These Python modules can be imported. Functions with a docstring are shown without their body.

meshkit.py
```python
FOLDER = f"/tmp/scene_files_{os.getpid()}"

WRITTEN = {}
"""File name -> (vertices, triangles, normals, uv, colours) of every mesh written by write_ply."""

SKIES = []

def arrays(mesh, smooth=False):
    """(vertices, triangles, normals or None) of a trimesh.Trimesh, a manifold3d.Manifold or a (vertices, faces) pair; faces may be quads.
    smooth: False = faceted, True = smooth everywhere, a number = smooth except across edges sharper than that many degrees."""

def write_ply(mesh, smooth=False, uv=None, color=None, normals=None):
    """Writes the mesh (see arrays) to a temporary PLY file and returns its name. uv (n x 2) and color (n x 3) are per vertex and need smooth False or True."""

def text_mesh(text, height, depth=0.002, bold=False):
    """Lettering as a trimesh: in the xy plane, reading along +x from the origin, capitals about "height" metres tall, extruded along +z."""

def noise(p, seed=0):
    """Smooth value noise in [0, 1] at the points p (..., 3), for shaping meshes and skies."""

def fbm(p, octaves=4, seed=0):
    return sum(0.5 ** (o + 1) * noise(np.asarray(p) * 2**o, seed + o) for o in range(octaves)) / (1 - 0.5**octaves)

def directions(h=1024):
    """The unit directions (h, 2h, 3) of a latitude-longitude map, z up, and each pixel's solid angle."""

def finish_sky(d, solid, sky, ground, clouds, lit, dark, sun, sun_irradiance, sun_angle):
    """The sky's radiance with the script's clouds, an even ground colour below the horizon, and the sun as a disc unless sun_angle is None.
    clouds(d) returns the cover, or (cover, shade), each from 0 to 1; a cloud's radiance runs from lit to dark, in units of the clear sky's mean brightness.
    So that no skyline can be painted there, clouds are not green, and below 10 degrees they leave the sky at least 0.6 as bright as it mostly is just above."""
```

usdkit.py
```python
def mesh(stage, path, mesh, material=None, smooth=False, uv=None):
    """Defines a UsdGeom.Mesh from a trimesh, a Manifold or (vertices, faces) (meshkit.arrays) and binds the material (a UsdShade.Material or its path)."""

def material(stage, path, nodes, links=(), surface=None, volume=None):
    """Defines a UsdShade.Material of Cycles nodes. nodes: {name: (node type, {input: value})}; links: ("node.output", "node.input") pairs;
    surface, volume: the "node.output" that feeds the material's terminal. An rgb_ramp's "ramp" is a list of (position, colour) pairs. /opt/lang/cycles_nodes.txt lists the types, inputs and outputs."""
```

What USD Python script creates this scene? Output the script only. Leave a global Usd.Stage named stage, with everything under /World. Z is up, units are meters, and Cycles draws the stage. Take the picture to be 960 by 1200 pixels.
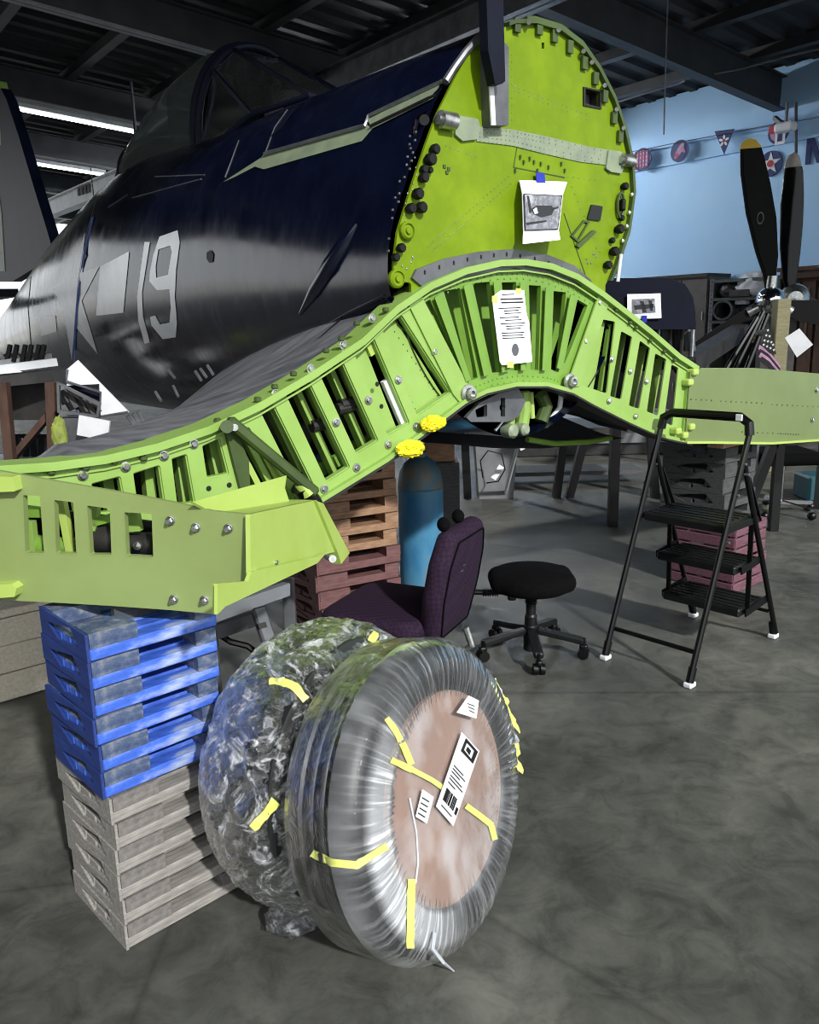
import math, random
import numpy as np, trimesh, usdkit, meshkit
from pxr import Usd, UsdGeom, UsdLux, Gf, Sdf, UsdShade
from shapely.geometry import Polygon, Point, box as sbox, LineString
from shapely import affinity
from shapely.ops import unary_union
from scipy.interpolate import PchipInterpolator

stage = Usd.Stage.CreateInMemory()
UsdGeom.SetStageUpAxis(stage, UsdGeom.Tokens.z)
UsdGeom.SetStageMetersPerUnit(stage, 1.0)
world = UsdGeom.Xform.Define(stage, '/World')
stage.SetDefaultPrim(world.GetPrim())
UsdGeom.Scope.Define(stage, '/World/Looks')
rnd = random.Random(7)
V = lambda *p: np.array(p, float)

# ---------------------------------------------------------------- camera, sky, sun, exposure
F_PX, PITCH, ROLL, EYE = 960.0, math.radians(12.8), math.radians(1.4), 1.55
_fw = V(0, math.cos(PITCH), -math.sin(PITCH)); _u0 = V(0, math.sin(PITCH), math.cos(PITCH)); _r0 = V(1, 0, 0)
CR = math.cos(ROLL)*_r0 - math.sin(ROLL)*_u0
CU = math.sin(ROLL)*_r0 + math.cos(ROLL)*_u0
CAM = V(0, 0, EYE)
cam = UsdGeom.Camera.Define(stage, '/World/camera')
_m = Gf.Matrix4d(*CR, 0, *CU, 0, *(-_fw), 0, *CAM, 1)
cam.AddTransformOp().Set(_m)
cam.CreateFocalLengthAttr(36.0); cam.CreateHorizontalApertureAttr(36.0); cam.CreateVerticalApertureAttr(45.0)
cam.CreateClippingRangeAttr(Gf.Vec2f(0.05, 500))
cam.CreateExposureAttr(0.0)

SKY = 0.46
SUN_E = 1.08
dome = UsdLux.DomeLight.Define(stage, '/World/sky')
dome.CreateColorAttr(Gf.Vec3f(0.93, 0.97, 1.0)); dome.CreateIntensityAttr(SKY)
sun = UsdLux.DistantLight.Define(stage, '/World/sun')
SUN_AZ = math.radians(29); SUN_EL = math.radians(32)
_L = V(math.sin(SUN_AZ)*math.cos(SUN_EL), -math.cos(SUN_AZ)*math.cos(SUN_EL), math.sin(SUN_EL))   # towards the sun
sun.CreateIntensityAttr(SUN_E); sun.CreateNormalizeAttr(True); sun.CreateAngleAttr(2.2); sun.CreateColorAttr(Gf.Vec3f(1.0, 0.99, 0.96))
_z = _L; _x = np.cross([0, 0, 1], _z); _x /= np.linalg.norm(_x); _y = np.cross(_z, _x)
sun.AddTransformOp().Set(Gf.Matrix4d(*_x, 0, *_y, 0, *_z, 0, 0, 0, 0, 1))

# ---------------------------------------------------------------- geometry helpers
def ray(u, v): return (u-480)/F_PX*CR + (600-v)/F_PX*CU + _fw
def on_plane(u, v, p, n): d = ray(u, v); return CAM + d*((np.asarray(p)-CAM) @ n)/(d @ n)
def at_z(u, v, z): d = ray(u, v); return CAM + d*(z-EYE)/d[2]
def at_y(u, v, y): d = ray(u, v); return CAM + d*y/d[1]
def unit(x): x = np.asarray(x, float); return x/np.linalg.norm(x)
def rotz(d): c, s = math.cos(d), math.sin(d); return np.array([[c, -s, 0], [s, c, 0], [0, 0, 1.]])

class MB:
    def __init__(s): s.v = []; s.f = []; s.k = 0
    def add(s, v, f):
        v = np.asarray(v, float); f = np.asarray(f, int)
        if f.shape[1] == 4: f = np.vstack([f[:, [0, 1, 2]], f[:, [0, 2, 3]]])
        s.v.append(v); s.f.append(f+s.k); s.k += len(v); return s
    def tm(s, t): return s.add(t.vertices, t.faces)
    def arr(s): return np.vstack(s.v), np.vstack(s.f)
    def box(s, c, size, R=None, b=0.0):
        h = np.asarray(size, float)/2; R = np.eye(3) if R is None else np.asarray(R)
        sg = np.array([[x, y, z] for x in (-1, 1) for y in (-1, 1) for z in (-1, 1)], float)
        b = min(b, h.min()*0.49)
        if b > 0:
            pts = np.vstack([sg*(h-b*(1-np.eye(3)[k])) for k in range(3)])
            t = trimesh.convex.convex_hull(pts); return s.add(t.vertices @ R.T + c, t.faces)
        f = [[0, 1, 3, 2], [4, 6, 7, 5], [0, 4, 5, 1], [2, 3, 7, 6], [0, 2, 6, 4], [1, 5, 7, 3]]
        return s.add((sg*h) @ R.T + c, f)
    def bar(s, p, q, w, h=None, up=(0, 0, 1), b=0.0):
        p, q = np.asarray(p, float), np.asarray(q, float); h = w if h is None else h
        x = unit(q-p); y = np.cross(up, x)
        if np.linalg.norm(y) < 1e-4: y = np.cross((1, 0, 0), x)
        y = unit(y); z = np.cross(x, y)
        return s.box((p+q)/2, (np.linalg.norm(q-p), w, h), np.stack([x, y, z], 1), b)
    def tube(s, path, r, n=8, closed=False, flat=None):
        P = np.asarray(path, float); m = len(P); r = np.broadcast_to(np.asarray(r, float), (m,))
        if closed: T = np.roll(P, -1, 0)-np.roll(P, 1, 0)
        else: T = np.gradient(P, axis=0)
        T /= np.maximum(np.linalg.norm(T, axis=1, keepdims=True), 1e-9)
        x = np.cross(T[0], (0, 0, 1.0)); x = np.cross(T[0], (1., 0, 0)) if np.linalg.norm(x) < .1 else x
        x = unit(x); X = []
        for t in T:
            x = unit(x-t*(x @ t)); X.append(x)
        X = np.array(X); Y = np.cross(T, X); a = np.linspace(0, 2*np.pi, n, endpoint=False)
        fl = 1 if flat is None else flat
        v = P[:, None]+r[:, None, None]*(np.cos(a)[None, :, None]*X[:, None]+fl*np.sin(a)[None, :, None]*Y[:, None])
        v = v.reshape(-1, 3); f = []
        for i in range(m if closed else m-1):
            j = (i+1) % m
            for k in range(n): f.append([i*n+k, i*n+(k+1) % n, j*n+(k+1) % n, j*n+k])
        base = s.k; s.add(v, f)
        if not closed:
            for i, rev in ((0, True), (m-1, False)):
                vv = np.vstack([v[i*n:(i+1)*n], P[i]])
                ff = [[k, (k+1) % n, n] for k in range(n)]
                s.add(vv, [q[::-1] for q in ff] if rev else ff)
        return s
    def cyl(s, p, q, r, n=12): return s.tube([p, q], r, n)
    def lathe(s, prof, o=(0, 0, 0), ax=(0, 0, 1), n=32, x=None):
        """prof: (radius, along axis)"""
        ax = unit(ax); x = np.cross(ax, (0, 0, 1.)) if x is None else np.asarray(x, float)
        if np.linalg.norm(x) < 1e-3: x = V(1, 0, 0)
        x = unit(x); y = np.cross(ax, x); a = np.linspace(0, 2*np.pi, n, endpoint=False); P = np.asarray(prof, float); m = len(P)
        v = np.asarray(o)+P[:, 1][:, None, None]*ax+P[:, 0][:, None, None]*(np.cos(a)[None, :, None]*x+np.sin(a)[None, :, None]*y)
        f = [[i*n+k, i*n+(k+1) % n, (i+1)*n+(k+1) % n, (i+1)*n+k] for i in range(m-1) for k in range(n)]
        return s.add(v.reshape(-1, 3), f)
    def ball(s, c, r, sub=2, scale=(1, 1, 1), R=None):
        t = trimesh.creation.icosphere(subdivisions=sub, radius=1.0); v = t.vertices*np.asarray(scale)*r
        if R is not None: v = v @ np.asarray(R).T
        return s.add(v+c, t.faces)
    def poly(s, pl, poly, d0, d1):
        """a shapely polygon in the plane pl, extruded from d0 to d1 along its normal"""
        for g in getattr(poly, 'geoms', [poly]):
            if g.is_empty or g.area < 1e-9: continue
            t = trimesh.creation.extrude_polygon(g, abs(d1-d0), engine='earcut')
            v = np.array(t.vertices); v[:, 2] += min(d0, d1); s.add(pl.to3(v), t.faces)
        return s
    def rbox(s, c, size, r, R=None, n=3):
        t = trimesh.creation.icosphere(subdivisions=n, radius=1.0); h = np.asarray(size)/2; r = min(r, h.min())
        d = t.vertices; v = np.sign(d)*(h-r)*(np.abs(d) > 1e-9)+d*r
        v = trimesh.convex.convex_hull(v); vv = v.vertices
        if R is not None: vv = vv @ np.asarray(R).T
        return s.add(vv+c, v.faces)

class Plane:
    def __init__(s, o, nn):
        s.o = np.asarray(o, float); s.n = unit(nn); s.x = unit(np.cross((0, 0, 1.), s.n)); s.y = np.cross(s.n, s.x)
    def px(s, u, v, m=0.0): p = on_plane(u, v, s.o+s.n*m, s.n)-s.o; return (p @ s.x, p @ s.y)
    def poly(s, pts, m=0.0, r=0.0):
        g = Polygon([s.px(*p, m) for p in pts])
        if not g.is_valid: g = g.buffer(0)
        return g.buffer(-r).buffer(r, 4) if r else g
    def to3(s, v): v = np.asarray(v, float); return s.o+v[:, :1]*s.x+v[:, 1:2]*s.y+v[:, 2:3]*s.n
    def pt(s, x, y, d=0.0): return s.o+s.x*x+s.y*y+s.n*d
    def at(s, u, v, d=0.0): x, y = s.px(u, v, d); return s.pt(x, y, d)

# ---------------------------------------------------------------- scene-tree helpers
_count = {}
def numbered(parent, name):
    k = _count.get((parent, name), 0); _count[(parent, name)] = k+1
    return f'{parent}/{name}' if k == 0 else f'{parent}/{name}_{k:03d}'
_frames = {}
def put(prim, label=None, cat=None, group=None, kind=None):
    for k, v in (('label', label), ('category', cat), ('group', group), ('kind', kind)):
        if v: prim.SetCustomDataByKey(k, v)
def thing(name, label, cat, loc=(0, 0, 0), rz=0.0, group=None):
    path = numbered('/World', name); x = UsdGeom.Xform.Define(stage, path)
    x.AddTranslateOp().Set(Gf.Vec3d(*map(float, loc)))
    if rz: x.AddRotateZOp().Set(math.degrees(rz))
    put(x.GetPrim(), label, cat, group); _frames[path] = (np.asarray(loc, float), rotz(rz)); return path
def copy_of(src, name, label, cat, loc, rz=0.0, group=None):
    path = numbered('/World', name); x = UsdGeom.Xform.Define(stage, path)
    x.GetPrim().GetReferences().AddInternalReference(src); x.GetPrim().SetInstanceable(True)
    x.ClearXformOpOrder()
    x.AddTranslateOp().Set(Gf.Vec3d(*map(float, loc))); x.AddRotateZOp().Set(math.degrees(rz))
    put(x.GetPrim(), label, cat, group); return path
def obj(name, mb, m, parent='/World', smooth=30, local=False, label=None, kind=None, cat=None, group=None):
    path = numbered(parent, name)
    v, f = mb.arr() if isinstance(mb, MB) else (np.array(mb.vertices), np.array(mb.faces))
    root = '/'.join(path.split('/')[:3])
    if root in _frames and not local:
        o, R = _frames[root]; v = (v-o) @ R
    t = trimesh.Trimesh(v, f, process=False)
    if smooth is None: smooth = True
    elif smooth is not False: t = trimesh.Trimesh(v, f, process=True, validate=False)
    p = usdkit.mesh(stage, path, t, m, smooth=smooth).GetPrim()
    put(p, label, cat, group, kind); return path
def lone(name, mb, m, label, cat, group=None, smooth=30):
    return obj(name, mb, m, smooth=smooth, label=label, cat=cat, group=group)
def struct(name, mb, m, parent='/World', smooth=30):
    return obj(name, mb, m, parent, smooth, kind='structure' if parent == '/World' else None)

# ---------------------------------------------------------------- materials
def S(r, g, b): return tuple(((c/255)/12.92 if c/255 <= .04045 else ((c/255+.055)/1.055)**2.4) for c in (r, g, b))
def mat(name, c1, c2=None, scale=6, rough=.5, metal=0.0, bump=0.0, bscale=60, stretch=(1, 1, 1), lo=.35, hi=.65, detail=5, spec=.5, coat=0.0, rr=0.0, c3=None, dist=0.0, **kw):
    N = {'t': ('texture_coordinate', {}), 'm': ('mapping', {'scale': stretch}), 'p': ('principled_bsdf', {'base_color': c1, 'roughness': rough, 'metallic': metal, 'specular_ior_level': spec, 'coat_weight': coat, **kw})}
    K = [('t.object', 'm.vector')]
    if c2 is not None:
        N['n'] = ('noise_texture', {'scale': scale, 'detail': detail, 'roughness': .6, 'distortion': dist})
        st = [(lo, c1), (hi, c2)] if c3 is None else [(lo, c1), ((lo+hi)/2, c2), (hi, c3)]
        N['r'] = ('rgb_ramp', {'ramp': st})
        K += [('m.vector', 'n.vector'), ('n.fac', 'r.fac'), ('r.color', 'p.base_color')]
        if rr:
            N['mr'] = ('map_range', {'from_min': .3, 'from_max': .7, 'to_min': rough-rr, 'to_max': rough+rr})
            K += [('n.fac', 'mr.value'), ('mr.result', 'p.roughness')]
    if bump:
        N['bn'] = ('noise_texture', {'scale': bscale, 'detail': 4}); N['b'] = ('bump', {'strength': bump, 'distance': .004})
        K += [('m.vector', 'bn.vector'), ('bn.fac', 'b.height'), ('b.normal', 'p.normal')]
    return usdkit.material(stage, '/World/Looks/'+name, N, K, surface='p.BSDF')

GREEN_SPAR = mat('primer_spar', S(144, 177, 91), S(134, 167, 80), 5, .42, bump=.08, bscale=25)
GREEN_MID = mat('primer_centre', S(118, 158, 62), S(106, 144, 54), 5, .45, bump=.08, bscale=25)
GREEN_RIB = mat('primer_rib', S(135, 152, 93), S(127, 143, 84), 4, .4, bump=.06, bscale=20)
GREEN_BOX = mat('primer_box', S(172, 196, 101), S(164, 187, 90), 5, .42, bump=.06, bscale=20)
GREEN_FW = mat('primer_firewall', S(120, 146, 12), S(106, 132, 12), 3, .5, bump=.1, bscale=14, c3=S(123, 148, 18), spec=.2)
GREEN_PORT = mat('primer_port', S(110, 125, 74), S(103, 118, 68), 4, .4, bump=.06, bscale=20)
UNSEEN_GROUND = mat('unseen_ground', S(84, 84, 84), S(70, 70, 70), .6, .9)
GREEN_DARK = mat('primer_dark', S(66, 86, 36), S(54, 70, 32), 6, .5)
NAVY = mat('navy_paint', S(6, 11, 32), S(11, 17, 40), 9, .19, bump=.05, bscale=7, detail=8, rr=.06, stretch=(1, 1, .35), spec=.9)
NAVY_FLAT = mat('navy_dull', S(7, 11, 28), S(12, 17, 36), 7, .6, spec=.2)
GREY_SKIN = mat('grey_skin', S(84, 86, 92), S(140, 142, 148), 5, .36, metal=.3, bump=.1, bscale=12, stretch=(1, 3, 1))
GREY_STRAP = mat('grey_sealant', S(138, 150, 120), S(120, 132, 112), 12, .5)
ALU = mat('aluminium', S(190, 192, 196), S(150, 152, 156), 14, .3, metal=.85)
STEEL = mat('zinc_bolt', S(205, 208, 205), S(150, 152, 150), 40, .28, metal=.9)
CHROME = mat('chrome', S(220, 222, 226), None, rough=.08, metal=1.0)
BLACK = mat('black_rubber_knob', S(6, 6, 7), S(12, 12, 13), 20, .5, spec=.3)
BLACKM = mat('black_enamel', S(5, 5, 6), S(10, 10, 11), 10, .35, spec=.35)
WHITE_DECAL = mat('white_marking', S(234, 236, 240), S(222, 225, 230), 10, .3, bump=.05, bscale=9)
PAPER = mat('paper', S(238, 238, 240), S(228, 228, 232), 9, .6)
INK = mat('ink', S(40, 42, 46), None, rough=.6)
INK_BLACK = mat('ink_black', S(14, 14, 16), None, rough=.55)
PHOTO_SKY = mat('photo_print', S(150, 152, 160), S(108, 110, 118), 22, .4, c3=S(176, 178, 184))
BLUE_TAPE = mat('blue_tape', S(30, 50, 170), S(24, 40, 150), 20, .55)
YEL_TAPE = mat('yellow_tape', S(222, 228, 110), S(206, 214, 120), 14, .5)
YEL_TAG = mat('yellow_tag', S(240, 226, 30), S(226, 206, 20), 12, .5)
LIGHT_BLUE = mat('blue_wall', S(178, 219, 255), S(168, 211, 252), 0.8, .7)
FLOOR_N = {'t': ('texture_coordinate', {}), 'n1': ('noise_texture', {'scale': .9, 'detail': 8, 'roughness': .62}), 'n2': ('noise_texture', {'scale': 7, 'detail': 8, 'roughness': .7, 'distortion': .6}),
           'r1': ('rgb_ramp', {'ramp': [(.33, S(60, 61, 58)), (.5, S(82, 83, 78)), (.68, S(108, 108, 101))]}), 'r2': ('rgb_ramp', {'ramp': [(.36, (.62, .62, .62)), (.55, (1, 1, 1)), (.74, (1.3, 1.28, 1.22))]}),
           'mx': ('mix_color', {'blend_type': 'multiply', 'fac': 1.0, 'use_clamp': False}), 'v': ('voronoi_texture', {'scale': .42, 'feature': 'distance_to_edge', 'detail': 2.0, 'roughness': .6}),
           'vc': ('rgb_ramp', {'ramp': [(0, (.5, .5, .5)), (.006, (1, 1, 1)), (1, (1, 1, 1))]}), 'mc': ('mix_color', {'blend_type': 'multiply', 'fac': .6}),
           'mr': ('map_range', {'from_min': .3, 'from_max': .7, 'to_min': .36, 'to_max': .62}), 'bn': ('noise_texture', {'scale': 60, 'detail': 4}), 'b': ('bump', {'strength': .12, 'distance': .004}),
           'p': ('principled_bsdf', {'specular_ior_level': .22})}
FLOOR = usdkit.material(stage, '/World/Looks/concrete_floor', FLOOR_N, [('t.object', 'n1.vector'), ('t.object', 'n2.vector'), ('n1.fac', 'r1.fac'), ('n2.fac', 'r2.fac'), ('r1.color', 'mx.a'), ('r2.color', 'mx.b'), ('t.object', 'v.vector'), ('v.distance', 'vc.fac'), ('mx.result', 'mc.a'), ('vc.color', 'mc.b'), ('mc.result', 'p.base_color'), ('n2.fac', 'mr.value'), ('mr.result', 'p.roughness'), ('t.object', 'bn.vector'), ('bn.fac', 'b.height'), ('b.normal', 'p.normal')], surface='p.BSDF')
APRON = mat('apron_concrete', S(196, 194, 188), S(176, 174, 170), .5, .8)
ROOF = mat('roof_deck', S(40, 40, 44), S(32, 32, 36), 2, .7)
ROOF_STEEL = mat('roof_steel', S(66, 67, 70), S(54, 55, 58), 3, .55)
FLANGE_LIT = mat('beam_flange_lit', S(150, 150, 152), S(126, 126, 130), 4, .5)  # lightened: light from the ground outside on the undersides is in the colour
def wood(name, c1, c2, rough=.7, st=(2, 14, 14), bump=.35, scale=7, **k): return mat(name, S(*c1), S(*c2), scale, rough, bump=bump, bscale=22, stretch=st, lo=.3, hi=.7, detail=7, **k)
BLUE_WOOD = wood('blue_pallet_wood', (26, 62, 150), (58, 98, 196), scale=4, c3=S(150, 164, 190), st=(2, 5, 5))
BLUE_BLOCK = wood('blue_pallet_block', (36, 52, 88), (70, 84, 112), scale=6, st=(4, 4, 6), c3=S(128, 130, 134))
BLUE_SIDE_SHADED = wood('blue_side_shaded', (18, 42, 104), (30, 58, 130), scale=5, st=(2, 2, 5))  # blue wood darkened; shade on the side faces is in the colour
GREY_WOOD = wood('grey_pallet_wood', (112, 108, 104), (160, 156, 150))
GREY_BLOCK = wood('grey_pallet_block', (86, 82, 80), (126, 122, 118), st=(5, 5, 8))
BROWN_WOOD = wood('brown_pallet_wood', (112, 82, 62), (168, 132, 102))
RED_WOOD = wood('red_pallet_wood', (84, 54, 56), (120, 84, 82))
DARK_WOOD = wood('dark_pallet_wood', (52, 52, 54), (82, 82, 82))
PURPLE_WOOD = wood('purple_crate_wood', (84, 48, 62), (118, 80, 92))
FRESH_WOOD = wood('fresh_wood', (168, 128, 104), (204, 164, 138))
PLANK = wood('pale_plank', (186, 176, 158), (214, 206, 190), st=(14, 2, 14))
CAB_WOOD = wood('cabinet_wood', (58, 40, 32), (84, 60, 48), st=(3, 3, 1))
TYRE = mat('tyre_rubber', S(20, 22, 23), S(32, 34, 34), 5, .45, bump=.1, bscale=30, stretch=(1, 1, 1))
CARD = mat('brown_board', S(146, 114, 94), S(130, 104, 92), 4, .6)
PURPLE_N = {'t': ('texture_coordinate', {}), 'm': ('mapping', {'rotation': (0, .785, 0), 'scale': (70, 70, 70)}), 'c': ('checker_texture', {'scale': 1.0, 'color1': S(34, 21, 38), 'color2': S(44, 28, 48)}), 'n': ('noise_texture', {'scale': 400}), 'b': ('bump', {'strength': .3, 'distance': .002}), 'p': ('principled_bsdf', {'roughness': .85, 'specular_ior_level': .2})}
PURPLE = usdkit.material(stage, '/World/Looks/purple_fabric', PURPLE_N, [('t.object', 'm.vector'), ('m.vector', 'c.vector'), ('c.color', 'p.base_color'), ('t.object', 'n.vector'), ('n.fac', 'b.height'), ('b.normal', 'p.normal')], surface='p.BSDF')
BLACK_FAB = mat('black_fabric', S(5, 5, 6), S(9, 9, 10), 60, .95, spec=.1, bump=.3, bscale=300)
PLASTIC = mat('black_plastic', S(14, 15, 16), S(22, 23, 24), 10, .4, spec=.35)
TANK = mat('blue_cylinder_paint', S(46, 108, 150), S(66, 126, 160), 5, .45, c3=S(96, 122, 136), bump=.15, bscale=15, stretch=(1, 1, .5))
TANK_RUST = mat('rusty_shoulder', S(58, 108, 136), S(92, 112, 116), 9, .5, c3=S(124, 106, 88))
GREY_BIN = mat('grey_bin_plastic', S(120, 122, 124), S(104, 106, 108), 5, .5)
PROP_BLACK = mat('propeller_black', S(5, 5, 6), S(8, 8, 9), 9, .6, spec=.2)
PROP_GLOSS = mat('propeller_gloss', S(6, 6, 8), S(12, 13, 15), 6, .14, spec=.3)
PROP_YEL = mat('propeller_tip_yellow', S(214, 176, 40), None, rough=.45)
PROP_GREY = mat('propeller_tip_grey', S(176, 170, 164), S(140, 132, 128), 9, .4)
RED = mat('emblem_red', S(170, 40, 60), None, rough=.6)
PINK = mat('emblem_pink', S(196, 150, 176), S(150, 110, 150), 30, .6)
NAVY_SIGN = mat('sign_navy', S(26, 44, 104), None, rough=.6)
WHITE = mat('white_paint', S(226, 228, 232), S(210, 212, 216), 5, .5)
STRAP = mat('blue_webbing', S(40, 88, 178), S(30, 70, 150), 40, .7)
DARK_IN = mat('dark_metal', S(34, 34, 36), S(54, 52, 50), 8, .5, metal=.3)
GREY_METAL = mat('grey_metal', S(110, 112, 116), S(84, 86, 90), 6, .45, metal=.4)
OLIVE = mat('olive_cloth', S(150, 164, 70), S(118, 130, 60), 10, .8)
SHELF_GREEN = mat('shelf_paint', S(62, 74, 72), S(50, 60, 58), 8, .6)
CLOTH_W = mat('white_bag', S(206, 208, 214), S(170, 174, 182), 8, .6, bump=.6, bscale=16)
GAS_PIPE = mat('conduit', S(120, 120, 122), S(96, 96, 98), 5, .4, metal=.5)

def film(name, white, bscale, strength, lo, hi, gl=.12, st=(1, 1, 1), ior=1.25, dist=1.6):
    N = {'t': ('texture_coordinate', {}), 'mp': ('mapping', {'scale': st}), 'n': ('noise_texture', {'scale': bscale, 'detail': 6, 'roughness': .65, 'distortion': dist}), 'b': ('bump', {'strength': strength, 'distance': .02}),
         'g': ('glossy_bsdf', {'color': (1, 1, 1), 'roughness': gl}), 'tr': ('transparent_bsdf', {'color': (.97, .97, .98)}), 'fr': ('fresnel', {'IOR': ior}), 'm1': ('mix_closure', {}),
         'd': ('diffuse_bsdf', {'color': (.86, .88, .92)}), 'r': ('rgb_ramp', {'ramp': [(lo, (0, 0, 0)), (hi, (white, white, white))]}), 'm2': ('mix_closure', {}), 'n2': ('noise_texture', {'scale': bscale*.6, 'detail': 8, 'roughness': .7, 'distortion': dist*1.5})}
    return usdkit.material(stage, '/World/Looks/'+name, N, [('t.object', 'mp.vector'), ('mp.vector', 'n.vector'), ('mp.vector', 'n2.vector'), ('n.fac', 'b.height'), ('b.normal', 'g.normal'), ('b.normal', 'fr.normal'), ('b.normal', 'd.normal'), ('fr.fac', 'm1.fac'), ('tr.BSDF', 'm1.closure1'), ('g.BSDF', 'm1.closure2'),
        ('n2.fac', 'r.fac'), ('r.color', 'm2.fac'), ('m1.closure', 'm2.closure1'), ('d.BSDF', 'm2.closure2')], surface='m2.closure')
FILM = film('stretch_film', .10, 16, .8, .6, .85, ior=1.14)
FILM_FACE = usdkit.material(stage, '/World/Looks/stretch_film_face', {'a': ('attribute', {'attribute': 'fog_glare'}), 't': ('texture_coordinate', {}), 'n': ('noise_texture', {'scale': 30, 'detail': 5}), 'b': ('bump', {'strength': .08, 'distance': .01}), 'fr': ('fresnel', {'IOR': 1.14}), 'g': ('glossy_bsdf', {'roughness': .18}), 'tr': ('transparent_bsdf', {'color': (.97, .97, .98)}), 'd': ('diffuse_bsdf', {'color': (.86, .88, .92)}), 'm1': ('mix_closure', {}), 'm2': ('mix_closure', {})},
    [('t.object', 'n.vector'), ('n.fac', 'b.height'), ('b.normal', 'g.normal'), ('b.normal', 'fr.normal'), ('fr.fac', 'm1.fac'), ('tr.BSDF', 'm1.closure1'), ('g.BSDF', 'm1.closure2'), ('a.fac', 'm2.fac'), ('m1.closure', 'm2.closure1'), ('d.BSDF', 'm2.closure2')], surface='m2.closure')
FILM_BUNCH = film('bunched_film', .75, 30, .6, .34, .62, gl=.18, ior=1.3, dist=.4)
FILM_CRUMPLE = film('crumpled_film', .8, 14, 1.0, .52, .72, gl=.1, ior=1.42, dist=2.2)  # white noise: whitened creases plus highlights painted onto the crumples
def pane(name, col=(.8, .85, .82), dust=.1):
    return usdkit.material(stage, '/World/Looks/'+name, {'tr': ('transparent_bsdf', {'color': col}), 'g': ('glossy_bsdf', {'roughness': .06}), 'f': ('fresnel', {'IOR': 1.5}), 'm': ('mix_closure', {}), 'd': ('diffuse_bsdf', {'color': (.22, .25, .24)}), 'm2': ('mix_closure', {'fac': dust})},
        [('f.fac', 'm.fac'), ('tr.BSDF', 'm.closure1'), ('g.BSDF', 'm.closure2'), ('m.closure', 'm2.closure1'), ('d.BSDF', 'm2.closure2')], surface='m2.closure')
CANOPY_GLASS = pane('canopy_glass', (.4, .44, .42), .25)
SCREEN_GLASS = pane('windscreen_glass', (.85, .88, .88), .08)
LAMP_ADDED = usdkit.material(stage, '/World/Looks/tube_light_added', {'e': ('emission', {'color': (.92, .96, 1.0), 'strength': 190.0})}, [], surface='e.emission')
LAMP_DIM = usdkit.material(stage, '/World/Looks/tube_light_dim', {'e': ('emission', {'color': (.92, .96, 1.0), 'strength': 6.0})}, [], surface='e.emission')

# ---------------------------------------------------------------- the aircraft's and the hangar's axes
PH = math.radians(38.0)
A = V(math.cos(PH), math.sin(PH), 0)            # across: to the port wing tip, and to the right-hand wall
N_ = V(math.sin(PH), -math.cos(PH), 0)          # forward: the nose, and the open hangar front
Z = V(0, 0, 1.)
O = V(0.489, 3.377, 0)
W0 = V(5.046, 12.0, 0)
def HG(s, k, z): return W0+A*s-N_*k+Z*z
RH = np.stack([A, -N_, Z], 1)
RK = np.stack([-N_, -A, Z], 1)

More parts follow.
